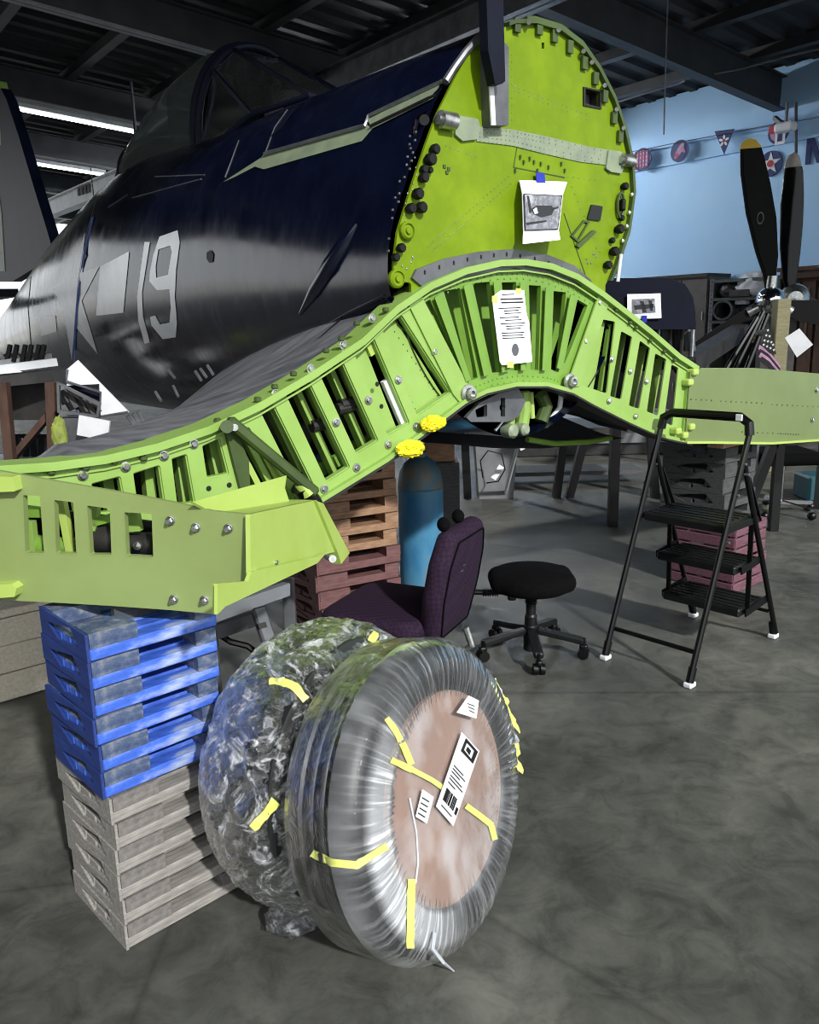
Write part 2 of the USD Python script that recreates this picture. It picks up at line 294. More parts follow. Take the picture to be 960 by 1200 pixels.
# ---------------------------------------------------------------- the hangar
K0, K1, S1 = -7.0, 22.0, -11.5
SW, KA = -22.0, 12.0    # the hangar's left side; past KA only the right-hand bay goes on
fl = MB(); fl.box(HG(SW/2, (K0-6+KA)/2, -.05), (-SW, KA-K0+6, .1), RH); fl.box(HG(-4.25, (KA+K1)/2, -.05), (8.5, K1-KA, .1), RH)
struct('floor', fl, FLOOR)
ap = MB(); ap.box(HG(-38.5, 42, -.06), (60, 2*(42-KA), .1), RH); ap.box(HG(-4.25, 55.5, -.06), (8.5, 67, .1), RH)
struct('floor_apron', ap, APRON)
ap = MB(); ap.box(HG(-47, -28, -.06), (50, 64, .1), RH); ap.box(HG(-11, -38, -.06), (22, 50, .1), RH); struct('floor_unseen_dark', ap, UNSEEN_GROUND)  # unseen outside ground, kept dark to weaken its reflection on the fuselage
wl = MB(); wl.box(HG(SW-.08, (K0+KA)/2-1, 3.2), (.16, KA-K0-2, 6.4), RH); struct('wall_left_added', wl, GREY_BIN)  # unseen wall, added to cut sky light and reflections from the left
wl = MB(); wl.box(HG(.08, (K0+K1)/2, 2.4), (.16, K1-K0, 4.8), RH)
struct('wall_right', wl, LIGHT_BLUE)
rl = MB()
for z in (3.84, 4.1): rl.box(HG(-.02, (K0+K1)/2, z), (.04, K1-K0, .035), RH)
struct('trim_1', rl, LIGHT_BLUE)
zroof = lambda s: 4.78-.07*s
dk = MB(); pr = np.arange(K0, K1+.01, .36)
vs = []; fs = []
for i, k in enumerate(pr):
    for dz, dk_ in ((0, 0), (.05, .05), (.05, .2), (0, .25)):
        for s in (0.3, SW if k < KA+.3 else S1): vs.append(HG(s, k+dk_, zroof(s)+dz))
vs = np.array(vs)
for i in range(len(vs)//2-1): fs.append([2*i, 2*i+1, 2*i+3, 2*i+2])
dk.add(vs, fs); dk.add(vs+V(0, 0, .02), [q[::-1] for q in fs]); struct('ceiling', dk, ROOF, smooth=False)
for i, s in enumerate(np.arange(-.9, SW, -1.25)):
    ke = K1 if s > S1 else KA
    m = MB(); m.box(HG(s, (K0+ke)/2, zroof(s)-.07), (.07, ke-K0, .12), RH)
    m.box(HG(s+.05, (K0+ke)/2, zroof(s)-.122), (.1, ke-K0, .012), RH)
    struct('roof_purlin', m, ROOF_STEEL)
def beam(name, p, q, h, wd, mw, mf, lower=True):
    path = numbered('/World', name); UsdGeom.Xform.Define(stage, path); put(stage.GetPrimAtPath(path), kind='structure'); _frames[path] = (V(0, 0, 0), np.eye(3))
    obj('web', MB().bar(p+Z*h/2, q+Z*h/2, .02, h), mw, path)
    obj('flange', MB().bar(p+Z*.01, q+Z*.01, wd, .02), mf, path); obj('flange', MB().bar(p+Z*(h-.01), q+Z*(h-.01), wd, .02), mw, path)
    return path
for k in (-3.6, -.1, 3.35, 6.9, 10.4, 13.9, 17.4):
    se = SW if k < KA else S1+.2; beam('roof_beam', HG(0, k, 4.25), HG(se, k, 4.25-.07*se), .42, .16, ROOF_STEEL, FLANGE_LIT if k > 0 else ROOF_STEEL)
beam('roof_girder', HG(-5.1, -1.6, 4.42), HG(-5.1, 6.8, 4.42), .3, .2, GREY_METAL, GREY_METAL)
for k in (-3.6, 3.35, 6.9, 10.4, 13.9):
    struct('trim_column', MB().box(HG(-.1, k, 2.15), (.16, .14, 4.3), RH), ROOF_STEEL)
for k in (13.9, 17.4): struct('trim_post', MB().box(HG(S1+.4, k, 2.5), (.2, .2, 5.0), RH), ROOF_STEEL)
def strip_light(p, q, label, m=LAMP_DIM):
    p = p-Z*.13; q = q-Z*.13; t = thing('strip_light', label, 'light', (p+q)/2, group='strip lights under the roof beams')
    obj('housing', MB().bar(p+Z*.055, q+Z*.055, .16, .06, b=.01), WHITE, t); obj('tube', MB().cyl(p, q, .024, 10), m, t)
strip_light(HG(-8.6, 6.9, 4.85), HG(-6.2, 6.9, 4.69), 'long bright strip light under the dark roof beam left of the fin top')
strip_light(HG(-7.6, 10.4, 4.78), HG(-5.5, 10.4, 4.64), 'shorter bright strip light low on the far roof beam right of the fin')
strip_light(HG(-5.0, .3, 4.40), HG(-5.0, 3.2, 4.40), 'bright strip light along the grey girder above the nose deck')
strip_light(HG(-4.2, 3.35, 4.54), HG(-1.0, 3.35, 4.32), 'added strip light under the second roof beam to brighten the blue wall', LAMP_ADDED)  # added lamp, hidden behind the aircraft, to brighten the wall
strip_light(HG(-4.2, 6.9, 4.54), HG(-1.0, 6.9, 4.32), 'added strip light under the third roof beam to brighten the blue wall', LAMP_ADDED)  # second added lamp for the wall, out of sight behind the fuselage

# ---------------------------------------------------------------- the aircraft: shell
plane = thing('fighter_airplane', 'dark blue fighter airplane without engine, yellow-green firewall and spar exposed', 'airplane', O)
FWP = Plane(O, N_)
FW_PX = [(460, 335), (458, 310), (463, 270), (480, 215), (497, 165), (510, 130), (530, 90), (550, 55), (575, 33), (600, 24), (625, 24), (655, 33), (680, 52), (700, 80), (718, 115), (730, 150), (739, 190), (741, 225), (735, 270), (722, 310), (712, 335)]
fo = np.array([FWP.px(*p) for p in FW_PX])
kb = [0, 1.5, 3, 4.5, 6, 7.5, 9.0]
f_zt = PchipInterpolator(kb, [2.65, 2.645, 2.70, 2.506, 2.209, 1.912, 1.70]); f_zb = PchipInterpolator(kb, [1.093, 1.035, .99, .98, 1.028, 1.121, 1.25]); f_w = PchipInterpolator(kb, [.665, .715, .76, .679, .526, .353, .16])
_zc0 = (f_zt(0)+f_zb(0))/2
_ang = np.arctan2(fo[:, 1]-_zc0, fo[:, 0]); _rad = np.hypot(fo[:, 0], fo[:, 1]-_zc0)
def ell_r(th, w, h): return w*h/np.sqrt((h*np.cos(th))**2+(w*np.sin(th))**2)
_aa = np.where(_ang < -np.pi/2, _ang+2*np.pi, _ang); _o = np.argsort(_aa); _aa, _rr = _aa[_o], _rad[_o]
def sec_r(b, th):
    w, h = f_w(b), (f_zt(b)-f_zb(b))/2; r = ell_r(th, w, h); tt = np.where(th < -np.pi/2, th+2*np.pi, th)
    q = np.interp(tt, _aa, _rr/ell_r(_aa, f_w(0), (f_zt(0)-f_zb(0))/2)); inside = (tt >= _aa[0]-.25) & (tt <= _aa[-1]+.25)
    k = np.where(inside, q, 1.0); return r*(1+(k-1)*max(0, 1-b/1.4)**1.5)
def fus(b, th, d=0.0):
    r = sec_r(b, th)+d; zc = (f_zt(b)+f_zb(b))/2
    return O[None, :]+A*(r*np.cos(th))[:, None]-N_*b+Z*(zc+r*np.sin(th))[:, None]
NB, NT = 72, 96
bs = np.r_[np.linspace(.02, 1.5, 22), np.linspace(1.6, 8.9, NB-22)]; ths = np.linspace(-np.pi, np.pi, NT, endpoint=False)
fv = np.vstack([fus(b, ths) for b in bs]); ff = []
for i in range(NB-1):
    for j in range(NT): ff.append([i*NT+j, i*NT+(j+1) % NT, (i+1)*NT+(j+1) % NT, (i+1)*NT+j])
ff = np.array(ff)
shell = MB().add(fv, ff); shell.add(np.vstack([fv[-NT:], fv[-NT:].mean(0)]), [[j, (j+1) % NT, NT] for j in range(NT)])
skin = obj('fuselage', shell, NAVY, plane, smooth=40)
_sv, _sf = MB().add(fv, ff).arr(); _t0, _t1, _t2 = _sv[_sf[:, 0]], _sv[_sf[:, 1]], _sv[_sf[:, 2]]
_e1, _e2 = _t1-_t0, _t2-_t0; _tn = np.cross(_e1, _e2); _tn /= np.maximum(np.linalg.norm(_tn, axis=1, keepdims=True), 1e-12)
def on_skin(u, v, lift=.003):
    d = ray(u, v); p = np.cross(d, _e2); det = (_e1*p).sum(1); det = np.where(np.abs(det) < 1e-12, 1e-12, det); tv = CAM-_t0
    uu = (tv*p).sum(1)/det; q = np.cross(tv, _e1); vv = (q @ d)/det; tt = (_e2*q).sum(1)/det
    ok = (uu >= -1e-6) & (vv >= -1e-6) & (uu+vv <= 1+1e-6) & (tt > 0)
    if not ok.any(): return None
    i = np.where(ok)[0][tt[ok].argmin()]; n = _tn[i]; n = n if n @ d < 0 else -n
    return CAM+d*tt[i]+n*lift
def decal(poly_px, lift=.003, step=7, mb=None, holes=()):
    """a marking: an outline laid on the skin as a thin sheet that follows its curve"""
    mb = mb or MB(); g = Polygon(poly_px, holes).buffer(0); x0, y0, x1, y1 = g.bounds
    for x in np.arange(x0, x1, step):
        for y in np.arange(y0, y1, step):
            c = g.intersection(sbox(x, y, x+step, y+step))
            for q in getattr(c, 'geoms', [c]):
                if q.geom_type != 'Polygon' or q.area < .05: continue
                v2, f2 = trimesh.creation.triangulate_polygon(q, engine='earcut'); p3 = [on_skin(*w, lift=lift) for w in v2]
                if any(w is None for w in p3): continue
                mb.add(np.array(p3), f2)
    return mb
def skin_line(pts, r, lift=.004, mb=None, n=6, flat=.5):
    mb = mb or MB(); q = []
    for (x0, y0), (x1, y1) in zip(pts[:-1], pts[1:]):
        k = max(2, int(math.hypot(x1-x0, y1-y0)/7)); q += [(x0+(x1-x0)*i/k, y0+(y1-y0)*i/k) for i in range(k)]
    q.append(pts[-1]); p = [on_skin(*w, lift=lift) for w in q]; p = [w for w in p if w is not None]
    if len(p) > 1: mb.tube(p, r, n)
    return mb
sc = lambda L, k, ox, oy: [(x/k+ox, y/k+oy) for x, y in L]
one = sc([(680, 215), (705, 215), (668, 450), (672, 560), (705, 685), (680, 690), (650, 580), (645, 470)], 4, 0, 230)
nine = sc([(750, 190), (835, 160), (845, 215), (828, 345), (822, 470), (832, 590), (826, 660), (765, 669), (712, 605), (706, 565), (730, 558), (752, 600), (797, 592), (803, 520), (797, 435), (738, 440), (702, 398), (706, 350), (720, 280)], 4, 0, 230)
hole9 = sc([(745, 250), (800, 232), (808, 260), (790, 368), (735, 382), (732, 330)], 4, 0, 230)
nm = decal(one); decal(nine, mb=nm, holes=[hole9]); obj('number_marking', nm, WHITE_DECAL, skin, label='white number 19')
st = decal(sc([(400, 170), (388, 358), (467, 330), (385, 490), (460, 740), (352, 605), (338, 768), (303, 560), (268, 470), (243, 430), (338, 388)], 4, 0, 230))
decal(sc([(472, 330), (608, 258), (580, 545), (452, 560)], 4, 0, 230), mb=st); decal(sc([(188, 560), (262, 560), (268, 635), (193, 655)], 4, 0, 230), mb=st)
obj('star_marking', st, WHITE_DECAL, skin, label='white star and bars')
# metal edge strips along the gun-bay and cowl edges, seams, holes
sm = decal([(262, 214), (312, 182), (318, 186), (276, 208)], .004); decal([(312, 178), (430, 146), (437, 152), (425, 166), (310, 199), (300, 196)], .004, mb=sm)
obj('edge_strip', sm, GREY_STRAP, skin, label='scraped bare metal edge strip')
sm = decal([(432, 141), (519, 97), (526, 103), (510, 116), (437, 152)], .006); obj('edge_strip', sm, GREY_STRAP, skin)
obj('edge_channel', skin_line([(312, 182), (430, 149), (434, 138), (520, 98)], .008, .01), ALU, skin)
obj('edge_channel', skin_line([(436, 150), (524, 108)], .006, .01), DARK_IN, skin)
obj('hoop_channel', MB().tube([FWP.at(*p, d=.004) for p in ((522, 96), (532, 80), (545, 62), (560, 45), (573, 36))], .014, 8), ALU, skin)
seam = MB()
for pts in ([(113, 235), (100, 280), (92, 330), (88, 380)], [(62, 268), (38, 310), (33, 360), (37, 410), (50, 428)], [(342, 122), (322, 150), (311, 180)], [(155, 232), (236, 210)], [(127, 243), (150, 228)], [(280, 165), (271, 190), (264, 208)], [(240, 205), (182, 207)]):
    skin_line(pts, .0025, .002, mb=seam)
obj('panel_seam', seam, GREY_METAL, skin, kind='stuff')
cz = decal([(272, 205), (318, 160), (345, 128), (350, 124), (330, 152), (290, 182)], .004); obj('cockpit_rail', cz, NAVY_FLAT, skin)
obj('drain_hole', decal([(243, 296), (248, 293), (251, 298), (250, 307), (246, 308), (243, 303)], .004, 4), INK_BLACK, skin)
br = MB(); p0 = [on_skin(*p, lift=0.0) for p in ((418, 262), (405, 285), (388, 312), (370, 340), (352, 368))]
br.tube(p0, [.008, .03, .035, .028, .008], 12); obj('exhaust_fairing', br, NAVY, skin, label='raised blue fairing ridge behind the firewall')
rv = MB()
for i in range(34):
    q = on_skin(490-i*.9-rnd.uniform(0, 12), 150+i*4.8, lift=0)
    if q is not None: rv.box(q, (.007, .007, .007), RH)
obj('paint_chip', rv, GREY_METAL, skin, kind='stuff')
pl_ = MB(); g = [on_skin(*p, lift=.008) for p in ((489, 140), (503, 130), (514, 131), (508, 152), (486, 158))]
pl_.add(np.array(g), [[0, 1, 2], [0, 2, 3], [0, 3, 4]]); obj('access_plate', pl_, CARD, skin, label='brown access plate with a dark hole')
pc = on_skin(500, 143, lift=.012); obj('plate_hole', MB().lathe([(0, 0), (.018, 0), (.018, -.004)], pc, unit(CAM-pc), 12), INK_BLACK, skin)
# wing-root fairing lip
lip = [(482, 343), (450, 353), (410, 372), (370, 395), (330, 420), (290, 440), (262, 455)]
obj('root_fairing', skin_line(lip, .012, .0), NAVY_FLAT, skin)
obj('fairing_strip', skin_line([(p[0], p[1]-7) for p in lip[:-1]], .003, .004), GREY_METAL, skin)

# canopy
CS = [(3.72, .30, .00), (3.45, .34, .19), (3.1, .36, .32), (2.75, .37, .41), (2.4, .375, .455), (2.15, .375, .43)]
def hoop(b, w, h, n=22, d=0.0, a0=0.0, a1=np.pi):
    th = np.linspace(a0, a1, n); zb_ = (f_zt(b)+f_zb(b))/2+((f_zt(b)-f_zb(b))/2)*math.sqrt(max(0, 1-(w/f_w(b))**2))-.01
    top = f_zt(b)+h-zb_
    return O+A*((w+d)*np.cos(th))[:, None]-N_*b+Z*(zb_+(top+d)*np.sin(th)**.9)[:, None]
def loft(rows, mb=None):
    mb = mb or MB(); n = len(rows[0]); v = np.vstack(rows); f = [[i*n+j, i*n+j+1, (i+1)*n+j+1, (i+1)*n+j] for i in range(len(rows)-1) for j in range(n-1)]
    return mb.add(v, f)
can = obj('canopy', loft([hoop(*c) for c in CS]), CANOPY_GLASS, plane, label='dusty bubble canopy')
def hoop_bar(b, w, h, r): 
    m = MB(); return m.tube(hoop(b, w, h, 24), r, 8)
obj('canopy_frame', hoop_bar(2.15, .38, .435, .022), NAVY_FLAT, can); obj('canopy_frame', hoop_bar(2.08, .38, .42, .02), NAVY_FLAT, can); obj('canopy_frame', hoop_bar(3.45, .345, .19, .008), NAVY_FLAT, can)
wsb = [hoop(2.06, .38, .41)[i] for i in (0, 5, 8, 13, 16, 21)]
wsf = [O-N_*1.75+A*.375+Z*(f_zt(1.75)-.12), O-N_*1.62+A*.3+Z*(f_zt(1.62)-.04), O-N_*1.30+A*.16+Z*f_zt(1.3), O-N_*1.30-A*.16+Z*f_zt(1.3), O-N_*1.62-A*.3+Z*(f_zt(1.62)-.04), O-N_*1.75-A*.375+Z*(f_zt(1.75)-.12)]
scr = obj('windscreen', loft([wsf, wsb]), SCREEN_GLASS, plane, smooth=False)
for i, j in ((1, 1), (2, 2), (3, 3), (4, 4)): obj('windscreen_strut', MB().bar(wsf[i], wsb[j], .022, .022), NAVY_FLAT, scr)
obj('windscreen_sill', MB().tube(wsf, .014, 8), NAVY_FLAT, scr)
obj('headrest', MB().rbox(O-N_*3.0+Z*2.86, (.3, .06, .34), .05, RH), NAVY_FLAT, plane); obj('gun_sight', MB().box(O-N_*1.95+Z*2.74, (.12, .1, .16), RH, .02), BLACKM, plane)
# masts
def blade(p0, p1, ch, mb=None): return (mb or MB()).tube([p0, p1], [ch, ch*.6], 10, flat=.35)
obj('antenna_mast', blade(O-N_*3.95+Z*2.56, O-N_*3.95+Z*3.32, .035), NAVY_FLAT, plane); obj('antenna_mast', blade(O-N_*5.0+Z*2.38, O-N_*5.0+Z*2.9, .014), NAVY_FLAT, plane)
# tail
SPL = Plane(O, -A)     # the plane of symmetry, seen from starboard
fin = SPL.poly([(70, 300), (62, 272), (46, 220), (28, 160), (14, 118), (7, 104), (4, 108), (5, 130), (7, 170), (-2, 180), (-14, 190), (-14, 330), (20, 330)])
tail = obj('tail_fin', MB().poly(SPL, fin, -.05, .05), mat('navy_fin', S(9, 14, 34), S(22, 30, 52), 4, .5, bump=.05, bscale=7, stretch=(1, 1, .3), spec=.16), plane)
obj('rudder', MB().poly(SPL, SPL.poly([(3, 96), (5, 104), (4.5, 130), (6.5, 171), (-10, 180), (-10, 318), (-42, 322), (-46, 210), (-34, 115), (-14, 92)], r=.02), -.04, .04), GREEN_SPAR, tail, label='unpainted green rudder edge')
obj('rudder', MB().poly(SPL, SPL.poly([(-10, 205), (2, 205), (8, 250), (12, 318), (-10, 318)]), -.056, .056), GREY_STRAP, tail)
for zz in (1.98,):
    m = MB(); pts = [(-.2, 7.0), (-2.1, 7.5), (-2.1, 8.1), (-.2, 8.3)]
    g = Polygon(pts); HP = Plane(O, Z); HP.x, HP.y, HP.n = A, -N_, Z
    m.poly(HP, g, zz-.04, zz+.04); m.poly(HP, affinity.scale(g, -1, 1, origin=(0, 0)), zz-.04, zz+.04); obj('tailplane', m, NAVY_FLAT, plane)

# ---------------------------------------------------------------- the aircraft: firewall
def arc_pts(cx, cy, r, n=12): return [(cx+r*math.cos(t), cy+r*math.sin(t)) for t in np.linspace(0, 2*math.pi, n, endpoint=False)]
SPT = [(-40, 552), (0, 549), (60, 545), (120, 537), (180, 523), (240, 503), (300, 475), (360, 440), (420, 400), (460, 362), (500, 335), (540, 318), (580, 309), (610, 308), (640, 313), (670, 325), (700, 345), (730, 368), (760, 392), (790, 418), (812, 432)]
_tp = np.array([FWP.px(*p) for p in SPT]); _below = Polygon(np.vstack([_tp, [(_tp[-1, 0], .5), (_tp[0, 0], .5)]])).buffer(0)
fwp = Polygon(fo).buffer(0)
fwg = unary_union([fwp, sbox(-.6, 1.45, .5, 1.72)]).buffer(0)
holes = unary_union([FWP.poly([(685, 104), (702, 108), (702, 126), (685, 122)]), FWP.poly([(635, 50), (638, 50), (638, 57), (635, 57)])])
wall = obj('firewall', MB().poly(FWP, fwg.buffer(-.012).difference(holes).difference(_below), -.012, 0), GREEN_FW, plane, label='yellow-green firewall bulkhead')
FP = lambda pts, m=0.0, r=0.0: FWP.poly(pts, m, r)
rim = fwp.difference(fwp.buffer(-.014)).difference(sbox(-1, 0, 1, 1.72)).difference(sbox(-1, 0, -.12, 3))
obj('rim_flange', MB().poly(FWP, rim, -.02, .02), GREEN_DARK, wall)
rim2 = fwp.buffer(.012).difference(fwp.buffer(-.004)).difference(sbox(-1, 0, 1, 1.74)).intersection(sbox(-.02, 0, 2, 3))
obj('rim_flange', MB().poly(FWP, rim2, -.05, .012), GREEN_DARK, wall)
tn = MB()
for x, y in [(606, 30), (632, 33), (650, 42), (668, 55), (685, 74), (698, 92), (709, 113), (720, 138), (727, 160)]:
    c = FWP.at(x, y, .01); tn.box(c, (.03, .012, .045), RH)
obj('rim_tooth', tn, GREEN_DARK, wall, kind='stuff')
for x, y in [(620, 26), (655, 35), (684, 60), (694, 73), (709, 100), (723, 128), (731, 150)]:
    obj('rim_screw', MB().cyl(FWP.at(x, y, .01), FWP.at(x, y, .03), .009, 8), STEEL, wall)
obj('strap_band', MB().poly(FWP, FP([(558, 148), (600, 152), (640, 160), (690, 172), (714, 176), (714, 194), (680, 190), (640, 181), (600, 171), (558, 166)]), 0, .004), GREY_STRAP, wall, label='grey riveted strap across the firewall')
obj('strap_fitting', MB().poly(FWP, FP([(534, 136), (558, 140), (561, 152), (556, 164), (540, 166), (531, 158)], r=.008), 0, .012), GREY_STRAP, wall)
obj('strap_fitting', MB().poly(FWP, FP([(711, 176), (726, 178), (731, 190), (726, 204), (714, 202), (708, 198)], r=.008), 0, .012), GREY_STRAP, wall)
for (x, y, r) in ((524, 141, .03), (735, 188, .026)):
    p = FWP.at(x, y, .02); m = MB().cyl(p-A*.03, p+A*.035, r, 14); m.cyl(p-A*.045, p-A*.03, r*.6, 12); obj('pivot_pin', m, STEEL, wall)
rv = MB()
def rivets(pts, n, r=.0035, pl=FWP, d=0.0, mb=None, jit=.0):
    mb = rv if mb is None else mb
    for (x0, y0), (x1, y1) in zip(pts[:-1], pts[1:]):
        for i in range(n):
            t = (i+.5)/n; c = pl.at(x0+(x1-x0)*t+rnd.uniform(-jit, jit), y0+(y1-y0)*t+rnd.uniform(-jit, jit), d); mb.lathe([(r, 0), (r*.7, r*.6), (0, r*.8)], c, pl.n, 6)
for dy in (0, 5): rivets([(560, 150+dy), (600, 154+dy), (640, 162+dy), (708, 177+dy)], 9, d=.004)
for dy in (0, 5): rivets([(560, 160+dy), (600, 165+dy), (640, 175+dy), (706, 187+dy)], 8, d=.004)
rivets([(500, 290), (540, 255), (598, 205)], 14, .003); rivets([(505, 295), (545, 262), (600, 214)], 14, .003); rivets([(600, 100), (690, 135)], 16, .003); rivets([(600, 105), (690, 141)], 16, .003)
rivets([(600, 60), (600, 145)], 10, .003); rivets([(668, 215), (705, 300)], 10, .003); rivets([(490, 180), (468, 290)], 12, .004, jit=4); rivets([(485, 300), (470, 325)], 6, .005, jit=6); rivets([(700, 290), (685, 320)], 8, .005, jit=6)
rivets([(520, 170), (560, 185)], 8, .003); rivets([(650, 205), (700, 212)], 8, .003)
obj('rivets', rv, STEEL, wall, kind='stuff')
kn = [(506, 176, 5), (500, 188, 6), (494, 199, 4), (493, 209, 5), (486, 228, 5.5), (478, 245, 5), (490, 244, 5.5), (467, 291, 4.5), (461, 302, 4), (502, 200, 3), (729, 219, 4.5), (722, 269, 5.5), (716, 295, 5.5), (709, 311, 5), (726, 256, 3.5), (715, 282, 3.5)]
for x, y, r in kn:
    c = FWP.at(x, y); rr = r/F_PX*3.4; m = MB().lathe([(rr*.7, 0), (rr*.7, rr*.5), (rr, rr*.6), (rr, rr*1.5), (rr*.8, rr*1.8), (0, rr*1.8)], c, N_, 12); obj('connector_knob', m, BLACK, wall, label='black round connector')
for x, y, r in ((475, 271, 8.5), (463, 327, 9)):
    c = FWP.at(x, y); rr = r/F_PX*3.4; obj('green_cap', MB().lathe([(rr, 0), (rr, .015), (rr*.8, .022), (rr*.75, .016), (rr*.4, .016), (rr*.35, .024), (0, .024)], c, N_, 18), GREEN_FW, wall)
for x, y in ((739, 229), (736, 250), (733, 266), (728, 283), (741, 215)): c = FWP.at(x, y); obj('rim_stud', MB().lathe([(.012, 0), (.012, .014), (.006, .018), (0, .018)], c, N_, 10), STEEL, wall)
c = FWP.at(725, 241); m = MB().tube([c+A*.022*math.cos(t)+Z*.05*math.sin(t)+N_*.012 for t in np.linspace(0, 2*np.pi, 20, endpoint=False)], .006, 6, True); obj('cable_grommet', m, GREEN_DARK, wall)
obj('cable_clamp', MB().rbox(c+N_*.02, (.022, .03, .05), .01, RH), BLACK, wall)
obj('edge_rod', MB().tube([FWP.at(728, 298, .02), FWP.at(724, 330, .02)], .008, 8), WHITE, wall)
obj('square_port', MB().poly(FWP, FP([(685, 104), (702, 108), (702, 126), (685, 122)]), -.06, -.05), GREY_METAL, wall); obj('port_lip', MB().poly(FWP, FP([(683, 102), (704, 106), (704, 128), (683, 124)]).difference(FP([(685, 104), (702, 108), (702, 126), (685, 122)])), -.05, .006), DARK_IN, wall)
obj('data_plate', MB().poly(FWP, FP([(692, 240), (705, 242), (702, 259), (687, 257)], r=.004), 0, .008), INK_BLACK, wall)
g = FP([(683, 258), (690, 260), (676, 284), (668, 277)]); obj('slot_bracket', MB().poly(FWP, g.difference(g.buffer(-.008)), 0, .008), GREEN_DARK, wall)
obj('slot_bracket', MB().poly(FWP, FP([(693, 270), (697, 272), (677, 291), (673, 288)]), 0, .012), GREEN_DARK, wall)
ln = MB(); 
for p, q in (((606, 172), (602, 196)), ((602, 196), (662, 208)), ((661, 250), (686, 322)), ((668, 277), (684, 258)), ((708, 198), (714, 204)), ((606, 172), (655, 184))): ln.bar(FWP.at(*p, d=.001), FWP.at(*q, d=.001), .003, .003, N_)
obj('panel_seam', ln, GREEN_DARK, wall, kind='stuff')
ln = MB()
for x, y in [(610, 184), (614, 190), (626, 190), (634, 192), (643, 196), (658, 192), (662, 200), (621, 186), (604, 200), (630, 200)]: ln.box(FWP.at(x, y, .004), (.006, .008, .014), RH)
for x, y in ((521, 195), (526, 198), (524, 202)): ln.box(FWP.at(x, y, .002), (.012, .004, .012), RH)
obj('small_stud', ln, GREEN_DARK, wall, kind='stuff')
gs = FP([(481, 326), (486, 316), (520, 303), (560, 295), (600, 292), (640, 299), (670, 311), (690, 328), (694, 340), (640, 322), (600, 314), (540, 325), (500, 342)])
gk = obj('gasket_band', MB().poly(FWP, gs, 0, .012), GREY_METAL, wall, label='grey curved gasket band above the spar')
for x, y in ((498, 319), (515, 313), (532, 308), (548, 304), (564, 301), (579, 299), (594, 298), (610, 300), (627, 303), (643, 308), (658, 314), (672, 321)): obj('slot', MB().box(FWP.at(x, y, .013), (.006, .004, .014), RH), INK_BLACK, gk)
# vertical strut and the dark mast blade in front of the firewall
obj('vertical_strut', MB().poly(FWP, FP([(562, 52), (572, 45), (585, 60), (585, 150), (565, 150)]), 0, .05), GREY_METAL, wall); obj('strut_edge', MB().poly(FWP, FP([(570, 52), (575, 52), (580, 147), (575, 147)], .05), .05, .056), WHITE, wall)
obj('mast_blade', MB().poly(FWP, FP([(566, -60), (586, -60), (590, 96), (586, 99), (578, 99), (570, 60)], .09, .004), .06, .1), NAVY_FLAT, wall, label='dark blue blade standing up past the firewall top')

# ---------------------------------------------------------------- the aircraft: main spar
SPB = [(805, 518), (770, 510), (730, 492), (690, 472), (665, 458), (635, 450), (600, 450), (565, 458), (540, 470), (500, 500), (450, 537), (372, 585), (330, 612), (240, 650), (120, 668), (-40, 680)]
top2 = np.array([FWP.px(*p) for p in SPT]); bot2 = np.array([FWP.px(*p) for p in SPB])
web = Polygon(np.vstack([top2, bot2])).buffer(0)
WIN = {'L': [[(446, 386), (469, 369), (527.5, 460), (487.5, 487.5)], [(411, 409), (434, 390), (479, 496), (452.5, 510)], [(372.5, 438), (399, 421), (442, 516), (416, 532)], [(332.5, 461), (359, 442.5), (409, 547.5), (381, 565)], [(303, 482), (319, 472.5), (369, 573), (352, 580)],
      [(235, 522), (256, 512.5), (267.5, 556), (241, 561)], [(199, 537), (217.5, 531), (228, 590), (206, 592)], [(154, 554), (186, 544), (193, 592), (160, 596)], [(105, 566), (140, 557), (148, 600), (112, 602)], [(52, 570), (84, 568), (90, 606), (56, 606)], [(268, 506), (290, 500), (345, 585), (292, 592)]],
      'C': [[(488, 360), (504, 351), (545, 445)], [(520, 341), (539, 337.5), (560, 443), (552, 446)], [(554, 332), (574, 330), (585, 436), (577, 437)], [(588, 331), (605, 330.5), (607, 434), (598, 434)], [(620, 334), (634, 335), (631, 434), (622, 433)], [(649, 341), (663.5, 342.5), (655, 436), (646, 433)], [(677, 351), (689, 358), (668, 412), (660, 430)]],
      'R': [[(703, 374), (719, 377), (709, 461), (676, 450)], [(726, 388), (739, 395), (726, 468), (713, 464)], [(748, 399), (760, 408), (747, 479), (735, 475)], [(766, 414), (779, 421), (769, 487), (756, 482)], [(785, 427), (793, 431), (786, 499), (776, 494)]]}
win = {k: [FWP.poly(w, 0, .008 if k != 'C' else .003) for w in L] for k, L in WIN.items()}
cut = lambda g, k: g.difference(unary_union(win[k]))
Lc, Rc = [(487, 330), (487, 358), (549, 465)], [(698, 330), (698, 349), (662, 460)]
centre_zone = FWP.poly([(487, 290), (487, 358), (552, 470), (610, 480), (662, 462), (698, 349), (698, 290)])
left_zone = FWP.poly([(-80, 280), (487, 280), (487, 358), (552, 470), (480, 720), (-80, 720)]); right_zone = FWP.poly([(698, 280), (698, 349), (662, 462), (670, 560), (900, 560), (900, 280)])
sparL = obj('spar_web', MB().poly(FWP, cut(web.intersection(left_zone), 'L'), -.002, .01), GREEN_SPAR, plane, label='light green spar web sweeping down to the starboard wing')
sparC = obj('spar_web', MB().poly(FWP, cut(web.intersection(centre_zone.buffer(.02)), 'C'), -.02, 0), GREEN_MID, plane, label='darker green arched centre spar web with slots')
sparR = obj('spar_web', MB().poly(FWP, cut(web.intersection(right_zone), 'R'), .003, .01), GREEN_SPAR, plane, label='light green spar web on the port side')
